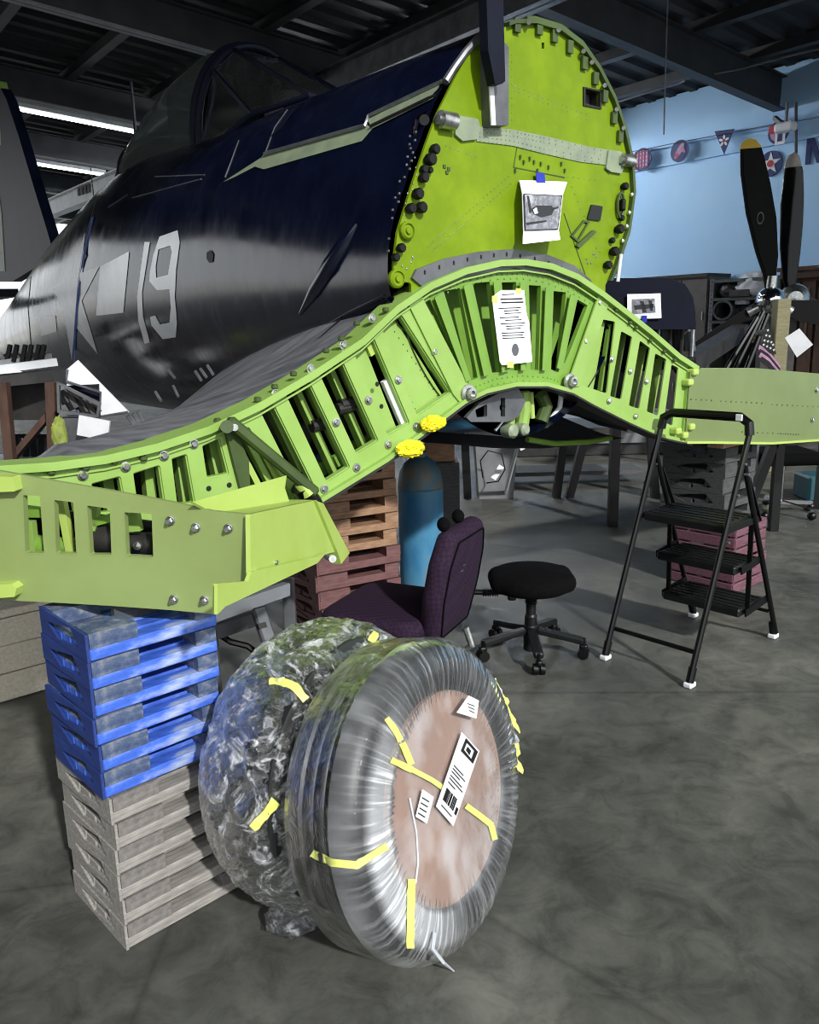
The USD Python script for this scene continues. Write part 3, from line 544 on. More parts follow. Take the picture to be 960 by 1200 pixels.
def cap(pts2, w, m0, m1, sgn): # flange strip following an edge
    L = LineString(pts2); return L.buffer(w, cap_style=2, join_style=1)
topL = LineString(top2)
obj('spar_cap', MB().poly(FWP, topL.buffer(.012, cap_style=2), -.08, .035), GREEN_SPAR, plane, label='upper spar cap flange'); obj('spar_cap', MB().poly(FWP, LineString(top2-[0, .03]).buffer(.003, cap_style=2), .01, .018), GREEN_SPAR, plane)
obj('spar_cap', MB().poly(FWP, LineString(bot2[:12]).buffer(.009, cap_style=2), -.08, .03), GREEN_SPAR, plane, label='lower spar cap flange')
obj('cap_edge', MB().poly(FWP, LineString(bot2[:12]-[0, .012]).buffer(.004, cap_style=2), -.06, .034), DARK_IN, plane)
for k, sp in (('L', sparL),):
    for g in win[k]:
        obj('window_flange', MB().poly(FWP, g.difference(g.buffer(-.004)), -.022, .003), GREEN_SPAR, sp)
# plates set back in the inner bays, with a slot left open along one side
for pts, sp in (([(442, 388), (462, 372), (519, 464), (485, 490)], sparL), ([(407, 411), (424, 398), (466, 505), (450, 514)], sparL), ([(700, 372), (710, 374), (695, 458), (674, 452)], sparR)):
    obj('bay_plate', MB().poly(FWP, FP(pts, -.03), -.04, -.03), GREEN_SPAR, sp)
for p, q in (((426, 394), (436, 416)), ((450, 446), (472, 497))): obj('bay_channel', MB().bar(FWP.at(*p, d=-.025), FWP.at(*q, d=-.025), .022, .02, N_), WHITE if p[0] > 440 else GREEN_BOX, sparL)
obj('bay_rail', MB().bar(FWP.at(714, 380, -.03), FWP.at(703, 458, -.03), .012, .02, N_), GREEN_MID, sparR)
for p, q, w in (((384, 430), (428, 530), .02), ((396, 422), (441, 522), .012), ((345, 455), (395, 563), .02), ((357, 447), (408, 553), .012), ((314, 477), (364, 579), .018), ((246, 515), (256, 562), .03), ((209, 535), (217, 590), .028), ((172, 548), (177, 596), .03), ((124, 560), (130, 602), .03), ((68, 566), (72, 606), .03),
                ((730, 390), (716, 468), .010), ((754, 404), (739, 477), .010), ((773, 418), (761, 486), .010)):
    obj('web_stiffener', MB().bar(FWP.at(*p, d=-.09), FWP.at(*q, d=-.09), w, .04, N_), GREEN_SPAR, plane)
for x, y in ((408, 473), (374, 498), (404, 478), (352, 560)): obj('cross_fitting', MB().cyl(FWP.at(x-9, y+2, -.07), FWP.at(x+9, y-2, -.07), .022, 10), DARK_IN, plane)
for x, y in ((388, 545), (430, 520), (255, 545)): obj('cross_fitting', MB().bar(FWP.at(x-22, y+8, -.16), FWP.at(x+16, y-8, -.16), .05, .03, N_), GREEN_MID, plane)
for x0, y0, x1, y1 in ((512, 347, 549, 446), (546, 334, 570, 440), (581, 330, 591, 436), (612, 331, 613, 434), (642, 337, 638, 434), (671, 346, 655, 432)):
    m = MB().bar(FWP.at(x0, y0, .008), FWP.at(x1, y1, .008), .014, .02, N_); m.bar(FWP.at(x0, y0, .02), FWP.at(x1, y1, .02), .026, .004, N_); obj('stiffener', m, GREEN_MID, sparC)
obj('back_plate', MB().poly(FWP, web.intersection(centre_zone), -.15, -.14), GREEN_MID, plane)
# reinforcing straps either side of the centre web
obj('joint_strap', MB().poly(FWP, FP([(472, 350), (488, 342), (553, 466), (538, 474), (528, 462)]), .01, .018), GREEN_SPAR, sparL); obj('joint_strap', MB().poly(FWP, FP([(698, 347), (710, 356), (676, 452), (660, 455)]), .01, .018), GREEN_SPAR, sparR)
def bolt(pl, x, y, r, d, par, big=False):
    c = pl.at(x, y, d); m = MB().lathe([(r*1.25, 0), (r*1.25, r*.2), (r*.85, r*.25)], c, pl.n, 14); m.lathe([(r*.85, 0), (r*.85, r*.75), (r*.7, r*.85), (0, r*.85)], c, pl.n, 6); obj('bolt', m, STEEL, par)
for x, y in [(473, 357), (436, 373), (402, 404), (364, 432), (323, 461), (227, 520), (192, 534), (147, 547), (97, 557), (509, 412), (467, 445), (432, 469), (394, 495), (488, 500), (455, 521), (418, 548), (380, 573)]: bolt(FWP, x, y, .0125, .012, sparL)
for x, y in [(702, 355), (686, 400), (717, 421), (739, 435), (758, 447), (714, 470), (745, 488)]: bolt(FWP, x, y, .011, .014, sparR)
for x, y, par in ((548, 461, sparL), (667, 447, sparR)):
    c = FWP.at(x, y, .02); m = MB().lathe([(.034, 0), (.034, .008), (.022, .012), (.022, .03), (.012, .032), (.012, .022), (0, .022)], c, N_, 18); obj('joint_bolt', m, STEEL, par, label='large joint bolt')
for x, y in [(452, 363), (418, 379), (400, 397), (382, 411), (344, 438), (322, 453), (302, 468), (255, 493), (228, 509), (198, 522), (168, 537), (134, 541), (100, 548), (60, 553)]: obj('clip', MB().box(FWP.at(x, y, .02), (.02, .02, .016), RH, .004), GREEN_DARK, sparL)
for x, y in [(722, 363), (745, 384), (762, 399), (778, 412), (738, 378), (790, 422)]: obj('clip', MB().box(FWP.at(x, y, .02), (.018, .02, .016), RH, .004), GREEN_DARK, sparR)
for x, y in ((445, 476), (440, 450), (243, 572), (267, 568)): obj('bolt_hole', MB().lathe([(.009, .0105), (0, .0108)], FWP.at(x, y, 0), N_, 10), INK_BLACK, sparL)
r2 = MB(); ta = [(500, 349), (540, 331), (580, 322), (610, 321), (640, 326), (670, 338), (695, 352)]; tb = [(556, 454), (580, 444), (610, 440), (640, 442), (660, 448)]
rivets(ta, 5, .004, FWP, .001, r2); rivets([(x, y+5) for x, y in ta], 4, .004, FWP, .001, r2); rivets(tb, 5, .004, FWP, .001, r2); rivets([(x, y+6) for x, y in tb], 4, .004, FWP, .001, r2); obj('rivets', r2, GREEN_MID, sparC, kind='stuff')
r3 = MB(); rivets([(460, 385), (520, 475)], 12, .003, FWP, -.03, r3); rivets([(447, 391), (488, 483)], 12, .003, FWP, -.03, r3); obj('rivets', r3, GREEN_DARK, sparL, kind='stuff')
# end fittings of the port spar
for x, y in ((812, 436), (806, 448), (800, 510), (792, 505), (808, 500)): obj('end_lug', MB().rbox(FWP.at(x, y, .03), (.045, .05, .035), .012, RH), GREEN_BOX, sparR)
obj('end_post', MB().bar(FWP.at(804, 436, .0), FWP.at(797, 518, .0), .03, .05, N_), GREEN_SPAR, sparR)
# wing skins
sx = np.linspace(-2.06, -.30, 40); zt_s = lambda s: np.interp(s, top2[:, 0], top2[:, 1]); zb_s = lambda s: np.interp(s, bot2[::-1, 0], bot2[::-1, 1])
aft = lambda s: np.interp(s, [-2.06, -1.7, -1.3, -.95, -.6, -.3], [.22, .42, .85, 1.35, 1.6, 1.8]); zaf = lambda s: np.interp(s, [-2.06, -.95, -.6, -.3], [1.17, 1.19, 1.33, 1.45])
P3 = lambda s, m, z: O+A*s+N_*m+Z*z
rows = [[P3(s, -.004-aft(s)*t, zt_s(s)*(1-t)+zaf(s)*t+.045*math.sin(math.pi*t)*(1 if s > -1.8 else .3)) for s in sx] for t in np.linspace(0, 1, 9)]
obj('wing_skin', loft([np.array(r) for r in rows]), GREY_SKIN, plane, smooth=60, label='worn grey upper wing skin')
rows = [[P3(s, -.03-aft(s)*t, zb_s(s)*(1-t)+(zaf(s)-.015)*t-.05*math.sin(math.pi*t)) for s in sx] for t in np.linspace(0, 1, 7)]
obj('wing_lower_skin', loft([np.array(r) for r in rows]), NAVY_FLAT, plane, smooth=60)
sx2 = np.linspace(.45, 1.2, 16)
for nm_, fz, off, mm in (('wing_skin', zt_s, 0, NAVY_FLAT), ('wing_lower_skin', zb_s, -.02, NAVY_FLAT)):
    rows = [[P3(s, -.02-1.5*t, fz(s)*(1-t)+(1.2+off)*t) for s in sx2] for t in np.linspace(0, 1, 6)]; obj(nm_, loft([np.array(r) for r in rows]), mm, plane, smooth=60)
rows = [[P3(s, -.34-2.0*t, (zb_s(s)-.02)*(1-t)+.93*t-.14*math.sin(math.pi*t)) for s in np.linspace(-.4, 1.1, 20)] for t in np.linspace(0, 1, 8)]
obj('belly_skin', loft([np.array(r) for r in rows]), NAVY_FLAT, plane, smooth=60)
bw = web.intersection(sbox(-3, 0, -.3, 3)); obj('wing_shade_sheet', MB().poly(FWP, bw.buffer(-.03), -.36, -.35), BLACKM, plane); obj('wing_shade_sheet', MB().poly(FWP, web.intersection(sbox(.45, 0, 3, 3)).buffer(-.02), -.36, -.35), BLACKM, plane)  # black sheets painted in for the deep shade inside the wing
# equipment hanging under the arch
FWB = Plane(O-N_*.06, N_)
g = FWB.poly([(543, 489), (558, 472), (580, 461), (604, 455), (612, 470), (604, 488), (590, 494), (548, 494)]).difference(unary_union([FWB.poly(arc_pts(585, 477, 1)).buffer(.012).union(FWB.poly([(583, 466), (588, 466), (588, 488), (583, 488)], r=.004)), FWB.poly([(553, 480), (567, 473), (567, 488), (555, 489)], r=.006)]))
obj('duct_frame', MB().poly(FWB, g, 0, .02), GREY_METAL, plane, label='grey bracket plate under the spar arch')
for p, r, mt in (([(602, 462), (599, 480), (597, 500)], .022, GREEN_SPAR), ([(613, 459), (614, 480), (611, 503)], .03, GREEN_SPAR), ([(622, 460), (624, 490)], .012, GREEN_BOX), ([(634, 462), (640, 476), (634, 494)], .03, GREEN_DARK), ([(658, 462), (656, 478), (640, 499)], .012, WHITE), ([(672, 468), (655, 486), (640, 500)], .009, ALU), ([(590, 468), (592, 490), (580, 505)], .008, ALU)):
    obj('hydraulic_line', MB().tube([FWB.at(*q, d=-.03) for q in p], r, 10), mt, plane)
for x, y, r in ((598, 505, .03), (612, 503, .026)): obj('actuator_end', MB().lathe([(r, -.03), (r, .02), (r*.6, .03), (0, .03)], FWB.at(x, y, 0), N_, 14), GREY_STRAP, plane)
obj('belly_hatch', MB().tube([FWB.at(*q, d=-.3) for q in ((618, 515), (650, 520), (690, 518), (716, 513))], .014, 8), GREEN_MID, plane)

# ---------------------------------------------------------------- the fold fitting at the starboard spar end
P0 = at_y(255, 718, 1.93); RIB = Plane(P0, (-.15, -.99, 0))
rg = RIB.poly([(-60, 545), (0, 552), (60, 563), (130, 575), (200, 588), (250, 599), (291, 603), (289, 682), (257, 684), (255, 720), (200, 715), (130, 710), (60, 706), (0, 703), (-60, 700)])
wins = [RIB.poly(w, 0, .006) for w in ([(26, 579), (48, 580), (53, 649), (29, 649)], [(62.5, 584.5), (87, 587.5), (91, 650), (65, 649.5)], [(101, 591), (130, 595), (132, 651), (105, 651)], [(144.5, 599), (179, 601), (181, 654), (147.5, 652.5)])]
rib = obj('fold_rib', MB().poly(RIB, rg.difference(unary_union(wins)), -.012, 0), GREEN_RIB, plane, label='flat green rib plate with four rounded windows')
for g in wins: obj('window_flange', MB().poly(RIB, g.difference(g.buffer(-.0025)), -.018, .001), GREEN_RIB, rib)
for x, y in ((200, 610), (230, 618), (268, 619), (204, 702), (240, 703)):
    c = RIB.at(x, y); m = MB().lathe([(.012, 0), (.012, .003), (.0095, .004)], c, RIB.n, 14); m.lathe([(.0095, .003), (.0095, .011), (.007, .013), (.0, .013)], c, RIB.n, 6); m.cyl(c, c+RIB.n*.02, .005, 8); obj('bolt', m, STEEL, rib)
for pts in ([(-30, 556), (18, 558), (21, 575), (-30, 577)], [(-30, 685), (16, 683), (22, 688), (20, 698), (-30, 702)]): obj('lug_block', MB().poly(RIB, RIB.poly(pts, .02, .003), 0, .03), GREEN_BOX, rib)
obj('rib_shade_sheet', MB().poly(RIB, RIB.poly([(14, 590), (190, 612), (190, 668), (14, 664)], -.155), -.16, -.15), BLACKM, rib)  # black sheet standing in for the shade behind the rib windows
for (x, y, r_, mt) in ((160, 637, .03, DARK_IN), (70, 640, .025, GREEN_MID), (37, 640, .03, GREEN_MID), (118, 630, .04, DARK_IN)):
    c = RIB.at(x, y, -.09); m = MB().cyl(c-RIB.x*.04, c+RIB.x*.05, r_, 14); obj('hinge_barrel', m, mt, rib)
c = RIB.at(162, 639, -.05); obj('bolt', MB().lathe([(.011, 0), (.011, .008), (0, .012)], c, RIB.n, 10), STEEL, rib)
for p, q, w, mt in (((72, 585), (84, 650), .02, GREEN_BOX), ((112, 590), (106, 650), .022, GREEN_SPAR), ((36, 610), (40, 650), .02, GREEN_SPAR), ((156, 600), (160, 622), .03, GREEN_SPAR), ((30, 600), (50, 600), .025, GREEN_MID), ((110, 612), (132, 606), .02, GREEN_MID)):
    obj('inner_frame', MB().bar(RIB.at(*p, d=-.07), RIB.at(*q, d=-.07), w, .02, RIB.n), mt, rib)
# the box between rib and spar
pa = RIB.at(291, 603); pb = at_y(371, 586, 2.42); bn = unit(np.cross(pb-pa, Z)); bn = bn if bn @ (CAM-pa) > 0 else -bn
BOX = Plane(pa, bn)
bx = obj('fold_box', MB().poly(BOX, BOX.poly([(291, 603), (371, 586), (400, 645), (340, 660), (295, 671)]), -.01, 0), GREEN_BOX, plane, label='bright green boxed fitting between rib and spar')
obj('box_lip', MB().poly(BOX, BOX.poly([(289, 603), (294, 602), (298, 690), (290, 692)], .003), 0, .012), GREEN_BOX, bx)
obj('box_lip', MB().poly(BOX, BOX.poly([(369, 587), (377, 590), (408, 648), (398, 661), (394, 648)], .004), -.02, .01), GREEN_BOX, bx)
obj('lower_flange', MB().poly(BOX, BOX.poly([(255, 684), (291, 681), (295, 670), (374, 652), (385, 645), (372, 660), (300, 694), (264, 711), (254, 719)], .02), .01, .02), GREEN_BOX, bx)
obj('flange_edge', MB().poly(BOX, BOX.poly([(254, 684), (261, 683), (262, 712), (254, 720)], .026), .02, .028), GREEN_BOX, bx)
obj('bolt', MB().lathe([(.006, 0), (.006, .006), (0, .007)], BOX.at(323, 659, 0), bn, 8), STEEL, bx); obj('clamp_pin', MB().cyl(BOX.at(384, 652, -.03), BOX.at(390, 655, .03), .012, 10), STEEL, bx)
TR = Plane(pa-bn*.1+Z*.0, unit(bn+Z*.6))
obj('trough', MB().poly(TR, TR.poly([(226, 588), (336, 557), (334, 572), (340, 590), (292, 606), (252, 602)]), -.008, 0), GREEN_BOX, bx)
obj('box_top', MB().add([pa, pb, pb-bn*.22, pa-bn*.22], [[0, 1, 2, 3]]), GREEN_BOX, bx); obj('box_floor', MB().add([p-Z*.15 for p in (pa, pb, pb-bn*.22, pa-bn*.22)], [[0, 3, 2, 1]]), GREEN_BOX, bx)
# folding strut and bracket
st_ = obj('fold_strut', MB().bar(FWP.at(267, 492, .05), FWP.at(370, 578, .08), .036, .04, N_, b=.008), GREEN_DARK, plane, label='dark green diagonal folding strut')
obj('strut_lug', MB().cyl(FWP.at(266, 500, .03), FWP.at(266, 500, .085), .02, 14), GREEN_DARK, st_); obj('strut_lug', MB().cyl(FWP.at(275, 501, .03), FWP.at(275, 501, .09), .011, 12), STEEL, st_)
obj('strut_bracket', MB().poly(FWP, FP([(262, 500), (274, 498), (290, 540), (292, 575), (282, 578), (272, 540)], .02), .012, .03), GREEN_DARK, plane)
for i, (p, q) in enumerate((((283, 505), (318, 572)), ((293, 505), (328, 570)), ((302, 505), (338, 568)), ((276, 520), (305, 576)))): obj('rib_channel', MB().bar(FWP.at(*p, d=-.02), FWP.at(*q, d=-.02), .02, .03, N_), GREEN_BOX if i % 2 else GREEN_SPAR, plane)
obj('actuator_rod', MB().cyl(FWP.at(352, 570, .06), FWP.at(366, 590, .05), .035, 14), BLACKM, plane)
obj('actuator_cap', MB().cyl(FWP.at(352, 566, .07), FWP.at(362, 580, .08), .022, 12), GREEN_BOX, plane)
# port wing fold panel
pp = FP([(806, 436), (820, 431), (880, 431), (960, 438), (1040, 446), (1040, 506), (960, 514), (900, 518), (830, 517), (800, 518)], .02)
pr_ = obj('port_fold_panel', MB().poly(FWP, pp, .02, .035), GREEN_PORT, plane, label='flat green panel reaching out past the port spar end')
obj('panel_lip', MB().poly(FWP, LineString([FWP.px(*p, .02) for p in ((800, 518), (830, 518), (900, 519), (960, 515), (1040, 507))]).buffer(.006), .0, .05), GREEN_BOX, pr_)
for x, y in ((957, 457), (952, 492)): bolt(FWP, x, y, .014, .036, pr_)
mk = MB()
for x, y, k in ((810, 468, 5), (845, 470, 9), (905, 474, 10), (915, 508, 4), (870, 506, 12)):
    for i in range(k): mk.box(FWP.at(x+i*6, y+i*.3, .036), (.010, .002, rnd.choice((.004, .007))), RH)
obj('stencil_marks', mk, GREEN_DARK, pr_, kind='stuff')
# loose cables and rods on the inner wing
for p in ([(203, 452), (209, 465)], [(197, 433), (205, 443)], [(229, 435), (236, 446)], [(235, 432), (242, 442)], [(243, 428), (250, 439)], [(182, 459), (189, 470)]): 
    q = [at_y(*p[0], 3.25), at_y(*p[1], 3.22)]; obj('stub_pin', MB().cyl(q[0], q[1], .006, 6), ALU, plane)
for i, pts in enumerate(([(112, 548), (150, 535), (175, 520), (200, 505), (228, 490)], [(105, 552), (150, 540), (190, 525), (225, 505)], [(150, 487), (168, 510)], [(156, 484), (172, 508)], [(162, 482), (176, 505)], [(178, 510), (205, 500), (228, 488)], [(183, 516), (210, 506), (222, 495)])):
    obj('control_rod', MB().tube([P3(-1.0, 0, 0)*0+on_plane(*q, O+N_*(-.5)+A*0, unit(N_+Z*.0)) for q in pts], .008 if i != 2 else .01, 6), ALU if i in (2, 3, 4) else GREY_METAL, plane)

# ---------------------------------------------------------------- stacks of pallets
def pallet_parts(t, Lx, Ly, h, mb_, ms, nb=5, seed=0, two=False):
    r = random.Random(seed); td = h*.46; bw_ = Ly/nb
    for i in range(nb):
        w = bw_*.86; y = bw_*(i+.5) if 0 < i < nb-1 else (w/2 if i == 0 else Ly-w/2)
        obj('deck_board', MB().box((Lx/2+r.uniform(-.003, .003), y, td/2), (Lx, w, td-.003), None, .003), mb_, t, local=True)
    hs = h-td
    prof = Polygon([(0, 0), (Ly, 0), (Ly, hs), (Ly*.76, hs), (Ly*.74, hs*.06), (Ly*.30, hs*.06), (Ly*.28, hs), (0, hs)])
    YP = Plane((0, 0, 0), (1, 0, 0)); YP.x, YP.y, YP.n = V(0, 1, 0), V(0, 0, 1), V(1, 0, 0)
    for x0, x1, mm in ((0.002, Lx*.36, ms), (Lx*.82, Lx-.002, ms)):
        m = MB().poly(YP, prof, x0, x1); m.v = [v+V(0, 0, td-.0015) for v in m.v]
        obj('stringer', m, mm, t, local=True, smooth=20)
    hole = Polygon([(Ly*.16, h*.36), (Ly*.60, h*.14), (Ly*.84, h*.56), (Ly*.30, h*.92)]); side = sbox(0, 0, Ly, h-.002).difference(hole)
    obj('side_board', MB().poly(YP, side, -.007, .0), BLUE_SIDE_SHADED if mb_ is BLUE_WOOD else mb_, t, local=True, smooth=20)
    obj('backing_board', MB().box((Lx*.59, Ly*.5, td+hs*.5), (Lx*.44, .02, hs*.98)), DARK_WOOD, t, local=True)
def stack(name, labels, group, corner, rz, Lx, Ly, h, mb_, ms, z0, jit=.004, seed=1, shift=(0, 0), nb=5):
    r = random.Random(seed); src = None; R = rotz(rz)
    for i, lab in enumerate(labels):
        loc = np.asarray(corner)+R @ V(r.uniform(-jit, jit)+shift[0], r.uniform(-jit, jit)+shift[1], 0)+Z*(z0+i*h)
        a_ = rz+r.uniform(-.012, .012)
        if src is None: src = thing(name, lab, 'pallet', loc, a_, group); pallet_parts(src, Lx, Ly, h, mb_, ms, nb, seed)
        else: copy_of(src, name, lab, 'pallet', loc, a_, group)
    return z0+len(labels)*h
ORD = ['lowest', 'second from the bottom', 'third from the bottom', 'fourth from the bottom', 'fifth from the bottom', 'sixth from the bottom', 'seventh from the bottom', 'eighth from the bottom']
def labs(n, s, top=True): return [s % (ORD[i] if i < n-1 or not top else 'topmost') for i in range(n)]
hT = .0722
zt_ = stack('wooden_pallet', labs(6, '%s grey pallet in the near stack beside the tyres'), 'grey pallets of the near stack', (-.748, 1.815, 0), math.radians(44), .345, .325, hT, GREY_WOOD, GREY_BLOCK, 0, seed=3)
zt_ = stack('wooden_pallet', labs(6, '%s blue painted pallet under the green rib plate'), 'blue pallets of the near stack', (-.762, 1.808, 0), math.radians(43), .335, .30, hT, BLUE_WOOD, BLUE_BLOCK, zt_, seed=5)
zt_ = stack('wooden_pallet', labs(6, '%s reddish pallet in the stack behind the wrapped tyres'), 'reddish pallets of the middle stack', (-.43, 3.66, 0), math.radians(30), .44, .46, .085, RED_WOOD, RED_WOOD, 0, .012, 8, nb=4)
zt_ = stack('wooden_pallet', labs(5, '%s light brown pallet under the starboard spar corner'), 'brown pallets of the middle stack', (-.42, 3.68, 0), math.radians(28), .40, .42, .083, BROWN_WOOD, BROWN_WOOD, zt_, .012, 9, nb=4)
def crate(t, Lx, Ly, h):
    for x in (0.01, Lx-.01):
        for y in (.01, Ly-.01): obj('corner_post', MB().box((x+(.012 if x < .1 else -.012), y+(.012 if y < .1 else -.012), h/2), (.03, .03, h-.004)), PURPLE_WOOD, t, local=True)
    for i in range(3):
        z = h*(i+.5)/3
        for y in (.0, Ly): obj('slat', MB().box((Lx/2, y, z), (Lx+.01, .014, h/3*.84), None, .003), PURPLE_WOOD, t, local=True)
        for x in (.0, Lx): obj('slat', MB().box((x, Ly/2, z), (.014, Ly, h/3*.84), None, .003), PURPLE_WOOD, t, local=True)
    obj('crate_floor', MB().box((Lx/2, Ly/2, .012), (Lx-.03, Ly-.03, .016)), DARK_WOOD, t, local=True)
pc_ = V(1.84, 4.47, 0); prz = math.radians(40)
c0 = thing('wooden_crate', 'lower purple-stained slatted crate on the floor behind the step ladder', 'crate', pc_, prz, 'purple crates'); crate(c0, .36, .42, .2)
copy_of(c0, 'wooden_crate', 'upper purple-stained slatted crate under the dark pallets', 'crate', pc_+V(.0, .005, .2), prz+.03, 'purple crates')
zt_ = stack('wooden_pallet', labs(5, '%s dark grey pallet on the purple crates'), 'dark pallets under the port wing', pc_+V(-.06, .05, 0), prz, .34, .40, .088, DARK_WOOD, DARK_WOOD, .402, .01, 12, nb=4)
for i, (x, y, z, s) in enumerate(((-.03, .13, zt_+.02, .24), (-.02, .12, zt_+.062, .2))):
    lone('wood_block', MB().box(pc_+rotz(prz) @ V(x+.1, y, 0)+Z*z, (s, .1, .04), rotz(prz+.1*i), .004), FRESH_WOOD, ['lower pale timber block on the dark pallet stack', 'upper pale timber block touching the port wing'][i], 'block', 'timber blocks')
lone('wood_block', MB().box(pc_+rotz(prz) @ V(.26, .2, 0)+Z*(zt_+.03), (.09, .26, .055), rotz(prz), .004), FRESH_WOOD, 'long pale timber block lying crosswise on the dark pallet stack', 'block', 'timber blocks')
# planks behind the near stack
pk0, pk1 = at_y(-110, 752, 3.1), at_y(96, 714, 3.55); pk0[2] = pk1[2] = 0
_pd = unit(pk1-pk0); _pb = V(-_pd[1], _pd[0], 0)
lone('plank', MB().bar(pk0+_pb*.1+Z*.395, pk1+_pb*.1+Z*.395, .26, .035, b=.004), PLANK, 'pale wide plank lying on the boards at the left, under the rib plate', 'plank')
for z, nm_ in ((.312, 'topmost'), (.19, 'middle'), (.065, 'lowest')):
    lone('plank', MB().bar(pk0+Z*z, pk1+Z*z, .05, .12, b=.004), PLANK, nm_+' pale board on edge of the low timber pile at the left', 'plank', 'stacked boards at the left')
    lone('plank', MB().bar(pk0+_pb*.18+Z*z, pk1+_pb*.18+Z*z, .05, .12, b=.004), PLANK, nm_+' pale board at the back of the low timber pile at the left', 'plank', 'stacked boards at the left')

# work stand behind the near stack: pale beam, post and a tool clip
ws = thing('work_stand', 'grey metal work stand with a post behind the blue pallets', 'stand', (-.5, 2.75, 0))
pA, pB = at_y(245, 722, 2.6), at_y(336, 690, 2.95)
obj('top_rail', MB().bar(pA, pB, .04, .05, b=.004), WHITE, ws); obj('side_rail', MB().bar(pA-Z*.06, at_y(300, 718, 2.8)-Z*.02, .03, .05), GREY_METAL, ws)
pp_ = at_y(338, 690, 2.98); obj('post', MB().bar(V(pp_[0], pp_[1], 0), V(pp_[0], pp_[1], pp_[2]+.04), .045, .045, up=(1, 0, 0), b=.004), GREY_METAL, ws)
obj('leg', MB().bar(V(pA[0], pA[1], 0), pA, .04, .04, up=(1, 0, 0)), GREY_METAL, ws)
c1, c2 = at_y(302, 712, 2.7), at_y(315, 752, 2.65); obj('clamp', MB().bar(c1, c2, .05, .03, b=.006), GREY_METAL, ws); obj('clamp_window', MB().bar(c1*.6+c2*.4-V(0, .02, 0), c1*.45+c2*.55-V(0, .02, 0), .03, .012), INK_BLACK, ws)
obj('cable', MB().tube([at_y(*p, 2.75) for p in ((255, 742), (270, 752), (290, 757), (305, 768))], .012, 8), BLACKM, ws)

# ---------------------------------------------------------------- the two wrapped wheels
class Cast:
    def __init__(s, v, f): s.a, s.e1, s.e2 = v[f[:, 0]], v[f[:, 1]]-v[f[:, 0]], v[f[:, 2]]-v[f[:, 0]]; n = np.cross(s.e1, s.e2); s.n = n/np.maximum(np.linalg.norm(n, axis=1, keepdims=True), 1e-12)
    def __call__(s, u, v, lift=.003):
        d = ray(u, v); p = np.cross(d, s.e2); det = (s.e1*p).sum(1); det = np.where(np.abs(det) < 1e-12, 1e-12, det); tv = CAM-s.a
        a_ = (tv*p).sum(1)/det; q = np.cross(tv, s.e1); b_ = (q @ d)/det; tt = (s.e2*q).sum(1)/det; ok = (a_ >= -1e-6) & (b_ >= -1e-6) & (a_+b_ <= 1+1e-6) & (tt > 0)
        if not ok.any(): return None
        i = np.where(ok)[0][tt[ok].argmin()]; n = s.n[i]; n = n if n @ d < 0 else -n
        return CAM+d*tt[i]+n*lift
def lay(g, hit, lift=.003, step=9, mb=None):
    mb = mb or MB(); g = g if hasattr(g, 'bounds') else Polygon(g); g = g.buffer(0); x0, y0, x1, y1 = g.bounds
    for x in np.arange(x0, x1, step):
        for y in np.arange(y0, y1, step):
            c = g.intersection(sbox(x, y, x+step, y+step))
            for q in getattr(c, 'geoms', [c]):
                if q.geom_type != 'Polygon' or q.area < .05: continue
                v2, f2 = trimesh.creation.triangulate_polygon(q, engine='earcut'); p3 = [hit(*w, lift) for w in v2]
                if any(w is None for w in p3): continue
                mb.add(np.array(p3), f2)
    return mb
az, el = .986, .205
WN = V(math.sin(az)*math.cos(el), -math.cos(az)*math.cos(el), math.sin(el)); WC = V(.085, 1.835, .405); WR = .388
wheel = thing('wrapped_wheel', 'front aircraft wheel in stretch film with a round brown board on its face', 'wheel', (WC[0]-.1*WN[0], WC[1]-.1*WN[1], 0), group='wrapped aircraft wheels')
def tyre_prof(R, w, grooves=True):
    p = [(.235, -.03), (.262, -.012), (.30, -.004), (.335, -.006), (.362, -.018), (R-.008, -.042)]
    x = -.05
    for g in ((.08, .112, .144) if grooves else ()): p += [(R, -g+.012), (R-.006, -g+.006), (R-.007, -g-.004), (R, -g-.010)]
    p += [(R-.008, -w+.042), (.362, -w+.018), (.335, -w+.006), (.30, -w+.004), (.235, -w+.03), (.05, -w+.03)]
    return p
ty = MB().lathe(tyre_prof(WR, .225), WC, WN, 96)
obj('tyre', ty, TYRE, wheel, smooth=50)
DISC = Plane(WC, WN)
obj('cover_board', MB().lathe([(0, -.03), (.258, -.03), (.258, -.003), (.254, 0), (0, 0)], WC, WN, 72), CARD, wheel, label='round brown board over the wheel hub')
th = np.linspace(0, 2*np.pi, 361)[:-1]
def film_rows(spec, o, ax, amp, freq, seed=0, rad=.0):
    x = unit(np.cross(ax, (0, 0, 1.))); y = np.cross(ax, x); rows = []
    for r, d, k in spec:
        pts = np.stack([np.cos(th)*freq, np.sin(th)*freq, np.full_like(th, r*9+seed)], -1); nz = meshkit.fbm(pts, 4, seed)-.5
        rr = r*(1+rad*nz); rows.append(np.asarray(o)+ax*(d+amp*k*nz)[:, None]+x*(rr*np.cos(th))[:, None]+y*(rr*np.sin(th))[:, None])
    v = np.vstack(rows); n = len(th); f = [[i*n+j, i*n+(j+1) % n, (i+1)*n+(j+1) % n, (i+1)*n+j] for i in range(len(rows)-1) for j in range(n)]
    return MB().add(v, f)
spec = [(max(.002, r), .006, .012) for r in np.linspace(0, .235, 14)]+[(.25, .0065, .4)]+[(r, .007+.006*math.sin((r-.25)/.1*math.pi) if r < .34 else .007-.9*(r-.34)**1.2, 1.0) for r in np.linspace(.262, .372, 14)]+[(.384, -.026, .7), (.392, -.042, .5), (.3925, -.062, .5)]
th = np.linspace(0, 2*np.pi, 721)[:-1]; flm = film_rows(spec, WC, WN, .009, 40, 3)
fog_glare = []
